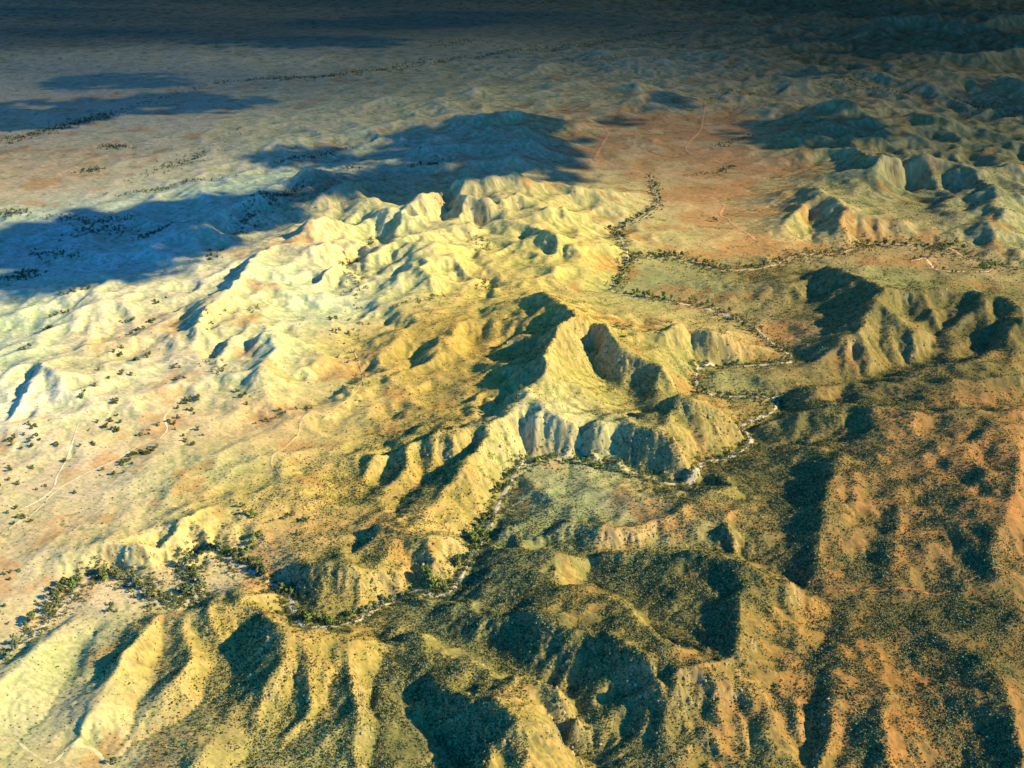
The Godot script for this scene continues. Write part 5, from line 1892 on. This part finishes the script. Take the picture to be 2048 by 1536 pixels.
	grove("acacia", "bush", "dark bushes on the pale plain", "under the tilted slabs", [-455, -1207, -448, -1216], 5, 7, 6.5, 0)
	grove("acacia", "bush", "dark bushes on the pale plain", "below the tilted slabs", [-435, -1180, -435, -1180], 4, 7, 6.5, 0)
	grove("acacia", "bush", "dark bushes on the pale plain", "right of the striped outcrop", [-526, -1148, -526, -1148], 2, 5, 6.5, 0)
	grove("acacia", "bush", "dark bushes on the pale plain", "on the peach slope, lower", [-548, -1324, -548, -1324], 5, 9, 6.5, 0)
	grove("acacia", "bush", "dark bushes on the pale plain", "on the peach slope, upper", [-565, -1368, -565, -1368], 4, 9, 6.5, 0)
	grove("acacia", "bush", "dark bushes on the pale plain", "in the peach gully", [-533, -1353, -531, -1364], 7, 9, 6.5, 0)
	grove("acacia", "bush", "dark bushes on the pale plain", "at the top of the peach gully", [-539, -1427, -539, -1427], 4, 9, 6.5, 0)
	grove("acacia", "bush", "dark bushes on the pale plain", "on the orange saddle", [-511, -1594, -511, -1594], 6, 10, 6.5, 0)
	grove("acacia", "bush", "dark bushes on the pale plain", "above the orange saddle", [-507, -1631, -507, -1631], 5, 10, 6.5, 0)
	grove("acacia", "bush", "dark bushes on the pale plain", "at the near track corner", [-262, -1368, -262, -1368], 5, 7, 6.5, 0)
	grove("acacia", "bush", "dark bushes on the pale plain", "below the track corner", [-250, -1319, -250, -1319], 4, 6, 6.5, 0)
	grove("acacia", "bush", "dark bushes on the pale plain", "on the mint hollow", [-692, -1433, -653, -1461], 10, 12, 6.5, 0)
	grove("acacia", "bush", "dark bushes on the pale plain", "below the mint hollow", [-660, -1390, -687, -1373], 6, 9, 6.5, 0)
	grove("acacia", "bush", "dark bushes on the pale plain", "on the low mint rise", [-667, -1337, -679, -1331], 5, 7, 6.5, 0)
	grove("acacia", "bush", "dark bushes on the pale plain", "on the mint flat by the left edge", [-687, -1264, -687, -1264], 4, 10, 6.5, 0)
	grove("acacia", "bush", "dark bushes on the pale plain", "beside the straight track", [-475, -916, -475, -916], 2, 5, 6.5, 0)
	grove("acacia", "bush", "dark bushes on the pale plain", "where the wash leaves at left", [-531, -890, -531, -890], 3, 7, 6.5, 0)
	grove("acacia", "bush", "dark bushes on the pale plain", "beside the wash at left", [-508, -855, -508, -855], 5, 7, 6.5, 0)
	grove("acacia", "bush", "dark bushes on the pale plain", "on the pink plain at left", [-477, -772, -477, -772], 4, 7, 6.5, 0)
	grove("acacia", "bush", "dark bushes on the pale plain", "on the pink plain above the creek", [-462, -722, -462, -722], 2, 4, 6.5, 0)
	grove("acacia", "bush", "dark bushes on the pale plain", "on the pink terrace inside the loop", [-358, -720, -358, -720], 3, 6, 6.5, 0)
	belt("trees", "dark belt of trees along the far plain river", [
		[420, 16, -1270, -2493, -1187, -2657, -1121, -2823],
		[160, 14, -1121, -2823, -958, -3273, -757, -3378],
		[600, 18, -784, -3351, -563, -3423, -304, -3637, -15, -3865],
		[500, 22, -15, -3865, 243, -4044, 451, -4199, 726, -4484],
		[120, 40, -279, -4069, -129, -4226],
		[200, 60, 659, -4044, 814, -4007, 1019, -3983],
	], 0.55)
	belt("trees", "scattered far trees between the dim ranges at upper right", [
		[150, 40, 1005, -3808, 1041, -3637],
		[160, 25, 974, -3151, 1065, -3051, 1156, -3014],
		[200, 22, 1235, -2964, 1306, -2842, 1385, -2747],
		[120, 30, 1054, -3265, 1091, -3232],
		[150, 60, 225, -3720, 480, -3616],
		[60, 12, 525, -2929, 656, -3051, 761, -3089],
		[50, 6, 379, -2193, 464, -2214, 501, -2256],
		[60, 8, 478, -2418, 633, -2573],
	], 0.55)
	belt("trees", "loose clumps of trees on the shaded plain at left", [
		[90, 14, -821, -2153, -778, -2301, -717, -2418, -721, -2687],
		[50, 12, -788, -2256, -727, -2323],
		[60, 10, -965, -2214, -931, -2244],
		[70, 12, -1000, -2468, -948, -2457],
		[120, 12, -901, -1895, -808, -1855, -737, -1870],
		[100, 12, -817, -1780, -727, -1815],
		[90, 10, -812, -2031, -717, -2094, -594, -2161],
		[130, 9, -487, -1918, -491, -1809, -497, -1738],
		[120, 9, -430, -1985, -454, -1902, -462, -1870],
		[100, 10, -531, -2278, -472, -2332, -403, -2418],
		[80, 12, -994, -1918, -962, -1902],
		[90, 12, -822, -1562, -805, -1578],
		[70, 10, -856, -1698, -756, -1646],
		[60, 10, -687, -1752, -641, -1780],
		[50, 9, -217, -2214, -162, -2235],
		[40, 10, -345, -2214, -370, -2193],
	], 0.55)
	belt("trees", "small trees in the gullies of the pale hills", [
		[26, 8, -265, -1485, -220, -1385, -227, -1279],
		[36, 7, -266, -1550, -234, -1464],
		[30, 7, -277, -1597, -276, -1646],
		[24, 6, -52, -1517, -35, -1485],
		[24, 7, -227, -1279, -199, -1185, -198, -1115],
		[26, 7, -58, -1724, -47, -1646],
		[18, 5, -436, -1296, -413, -1348, -375, -1375],
		[20, 5, -408, -1231, -386, -1185],
		[24, 6, -183, -1385, -97, -1464],
		[14, 5, -250, -1752, -255, -1724],
	], 0.55)
	belt("creek_thicket", "low thicket and saplings crowding the creek banks", [
		[3600, 7, -436, -656, -422, -687, -412, -728, -404, -768, -385, -781, -359, -765, -345, -747, -324, -731, -301, -734, -293, -743, -304, -760, -314, -779, -312, -799, -301, -810, -282, -803, -263, -783, -234, -764, -215, -753, -204, -735, -195, -712, -184, -700, -160, -699, -137, -710, -117, -731, -95, -749, -72, -742, -58, -747, -47, -775, -39, -803, -30, -828, -20, -872, -8, -918, 6, -959, 21, -980, 55, -987, 94, -975, 121, -962, 148, -949, 176, -935, 205, -945, 217, -977, 241, -987, 260, -999, 283, -1027, 276, -1059, 305, -1084, 327, -1106, 339, -1137, 315, -1144, 279, -1144, 254, -1146, 243, -1186, 259, -1230, 307, -1232, 376, -1238, 387, -1260, 374, -1291, 356, -1349, 337, -1386, 290, -1432, 235, -1464, 161, -1507, 184, -1574, 200, -1652, 199, -1725, 192, -1801, 216, -1846, 259, -1892, 294, -1975, 303, -2082, 307, -2200],
		[1300, 14, 196, -1649, 266, -1657, 322, -1627, 350, -1590, 427, -1600, 482, -1649, 537, -1662, 597, -1687, 644, -1725, 739, -1711, 777, -1695, 802, -1627, 866, -1598],
	], 0.42)

func clouds():
	dimming_veil(2200.0)
	cloud("cloud joining the left shade to the central shade", -399, -2038, 151, 139, 1250.0, 90)
	cloud("cloud shading the left edge of the pale hills", -781, -1522, 117, 82, 1250.0, 70)
	cloud("broad cloud shading the left plain", -805, -1703, 325, 243, 1250.0, 120)
	cloud("long cloud shading the middle hills", -580, -1861, 223, 172, 1250.0, 110)
	cloud("cloud shading the hills behind the pale ridge", -256, -2064, 183, 194, 1250.0, 110)
	cloud("broad cloud shading the far central hills", -89, -2401, 271, 331, 1250.0, 140)
	cloud("small cloud at the tail of the central shade", 93, -2140, 77, 90, 1250.0, 60)
	cloud("thin cloud shading the edge of the plain", -472, -2331, 207, 110, 1250.0, 60)
	cloud("cloud shading the red flats", 730, -2554, 217, 184, 1250.0, 100)
	cloud("small cloud above the far red flats", 409, -2919, 112, 128, 1250.0, 60)
	cloud("small cloud near the far red flats", 275, -2707, 83, 77, 1250.0, 40)
	cloud("streak of cloud over the plain at left", -1302, -2806, 267, 247, 1250.0, 80)
	cloud("streak of cloud over the river belt", -984, -2988, 335, 187, 1250.0, 80)
	cloud("long streak of cloud beyond the river belt", -1270, -3301, 321, 171, 1250.0, 70)
	cloud("far streak of cloud over the plain", -797, -4147, 509, 181, 1250.0, 90)
	cloud("broad far cloud over the plain", -501, -4739, 526, 249, 1250.0, 90)
	cloud("cloud over the dim mountains", 1562, -3960, 471, 368, 1250.0, 110)
	cloud("cloud over the right far range", 1409, -2885, 179, 310, 1250.0, 70)
	cloud("cloud over the far valley", 988, -3435, 144, 109, 1250.0, 40)
	cloud("small cloud over the dim valley", 1334, -4147, 372, 192, 1250.0, 50)

const HILL_LABELS := {
	"bluff": "low pale bluff whose striped cliff drops to the creek at lower left",
	"bluff2": "small ochre knob with a second bluff between the two creek loops",
	"west_spur": "long smooth pale spur, lower left, ending near the bottom gully",
	"saddle_hill": "scrubby ochre hill just below the narrow creek loop",
	"mid_spur": "thin ochre spur between two dark gullies at lower left",
	"peak": "yellow peak above the creek bend with a large shadow on its left",
	"low_spur": "low grassy mound in the bottom left corner",
	"creek_bank": "long shaded bank along the creek at the lower left edge",
	"dome": "rounded scrubby dome inside the lower creek bend",
	"mesa_spur": "ochre spur with a bare flat patch above the scrubby dome",
	"bank_hill": "scrubby green hill on the right bank of the gorge",
	"cuesta": "long tilted ridge with a dark steep front, bottom centre",
	"near_cuesta": "bright topped ridge at the bottom edge, nearer than the dark fronted one",
	"red_hill": "red brown scrubby hillside, bottom centre right",
	"ribbed_ridge": "narrow ridge in front of the black gorge, right of centre",
	"red_slope": "orange stained slope above the bottom edge, right of centre",
	"dark_slope": "dark scrub covered slope in the bottom right corner",
	"gorge_wall": "steep dark wall behind the black gorge, right of centre",
	"big_hill": "broad brown hill with long soft gullies at the right edge",
	"bench": "pale grey green bench between the gorge and the cliff",
	"long_ridge": "highest ridge in the middle, casting a long shadow to the left",
	"north_spur": "rocky spur just behind the highest middle ridge",
	"east_spur": "hill with a ribbed face right of the highest ridge",
	"cone": "rounded cone shaped hill inside the upper creek bend",
	"cliff_hill": "hill with the grey notched cliff above the creek flat",
	"west_hills": "ochre foothills left of the highest middle ridge",
	"stepped": "stepped ochre ridge with short spurs left of the gorge",
	"dark_range": "dark olive range with deep side valleys, right of the creek",
	"low_ridge": "low dark ridge with a thin bright crest at the right edge",
	"ridge_f3": "scrubby ridge running to the right edge above the gorge",
	"bench2": "small red terrace inside the upper creek meander",
	"far_bench": "ribbed grey green hill beside the mint flat",
	"pale_hills": "pale creased hills at the edge of the large central cloud shade",
	"pale_hills2": "pale yellow hills just beyond the highest middle ridge",
	"shadow_hills": "smooth blue shaded hills under the large left cloud shade",
	"strike_ridge": "pale sharp ridge with a straight dark shadow, left of centre",
	"tilted_hill": "mint coloured hill with tilted slabs, left of centre",
	"pale_ledges": "pale ledges and hollows below the left cloud shade",
	"striped_outcrop": "pale outcrop with striped rock ledges at the left edge",
	"plain_knoll": "low bushy knoll on the pale plain at left",
	"foothills": "low green yellow foothills above the lower left creek",
	"grey_range": "grey green hill with bright spurs above the dry creek at right",
	"grey_range2": "second grey green range behind the dry creek hill at right",
	"grey_range3": "grey hills at the right edge beyond the dry creek",
	"far_hills": "folded far hills beyond the small right cloud shade",
	"far_hills2": "chain of dim hills near the upper right edge",
	"far_mountains": "dim mountains in the upper right corner",
	"centre_far": "hills under and behind the large central cloud shade",
	"plain_rise": "low swells on the far plain at left",
}
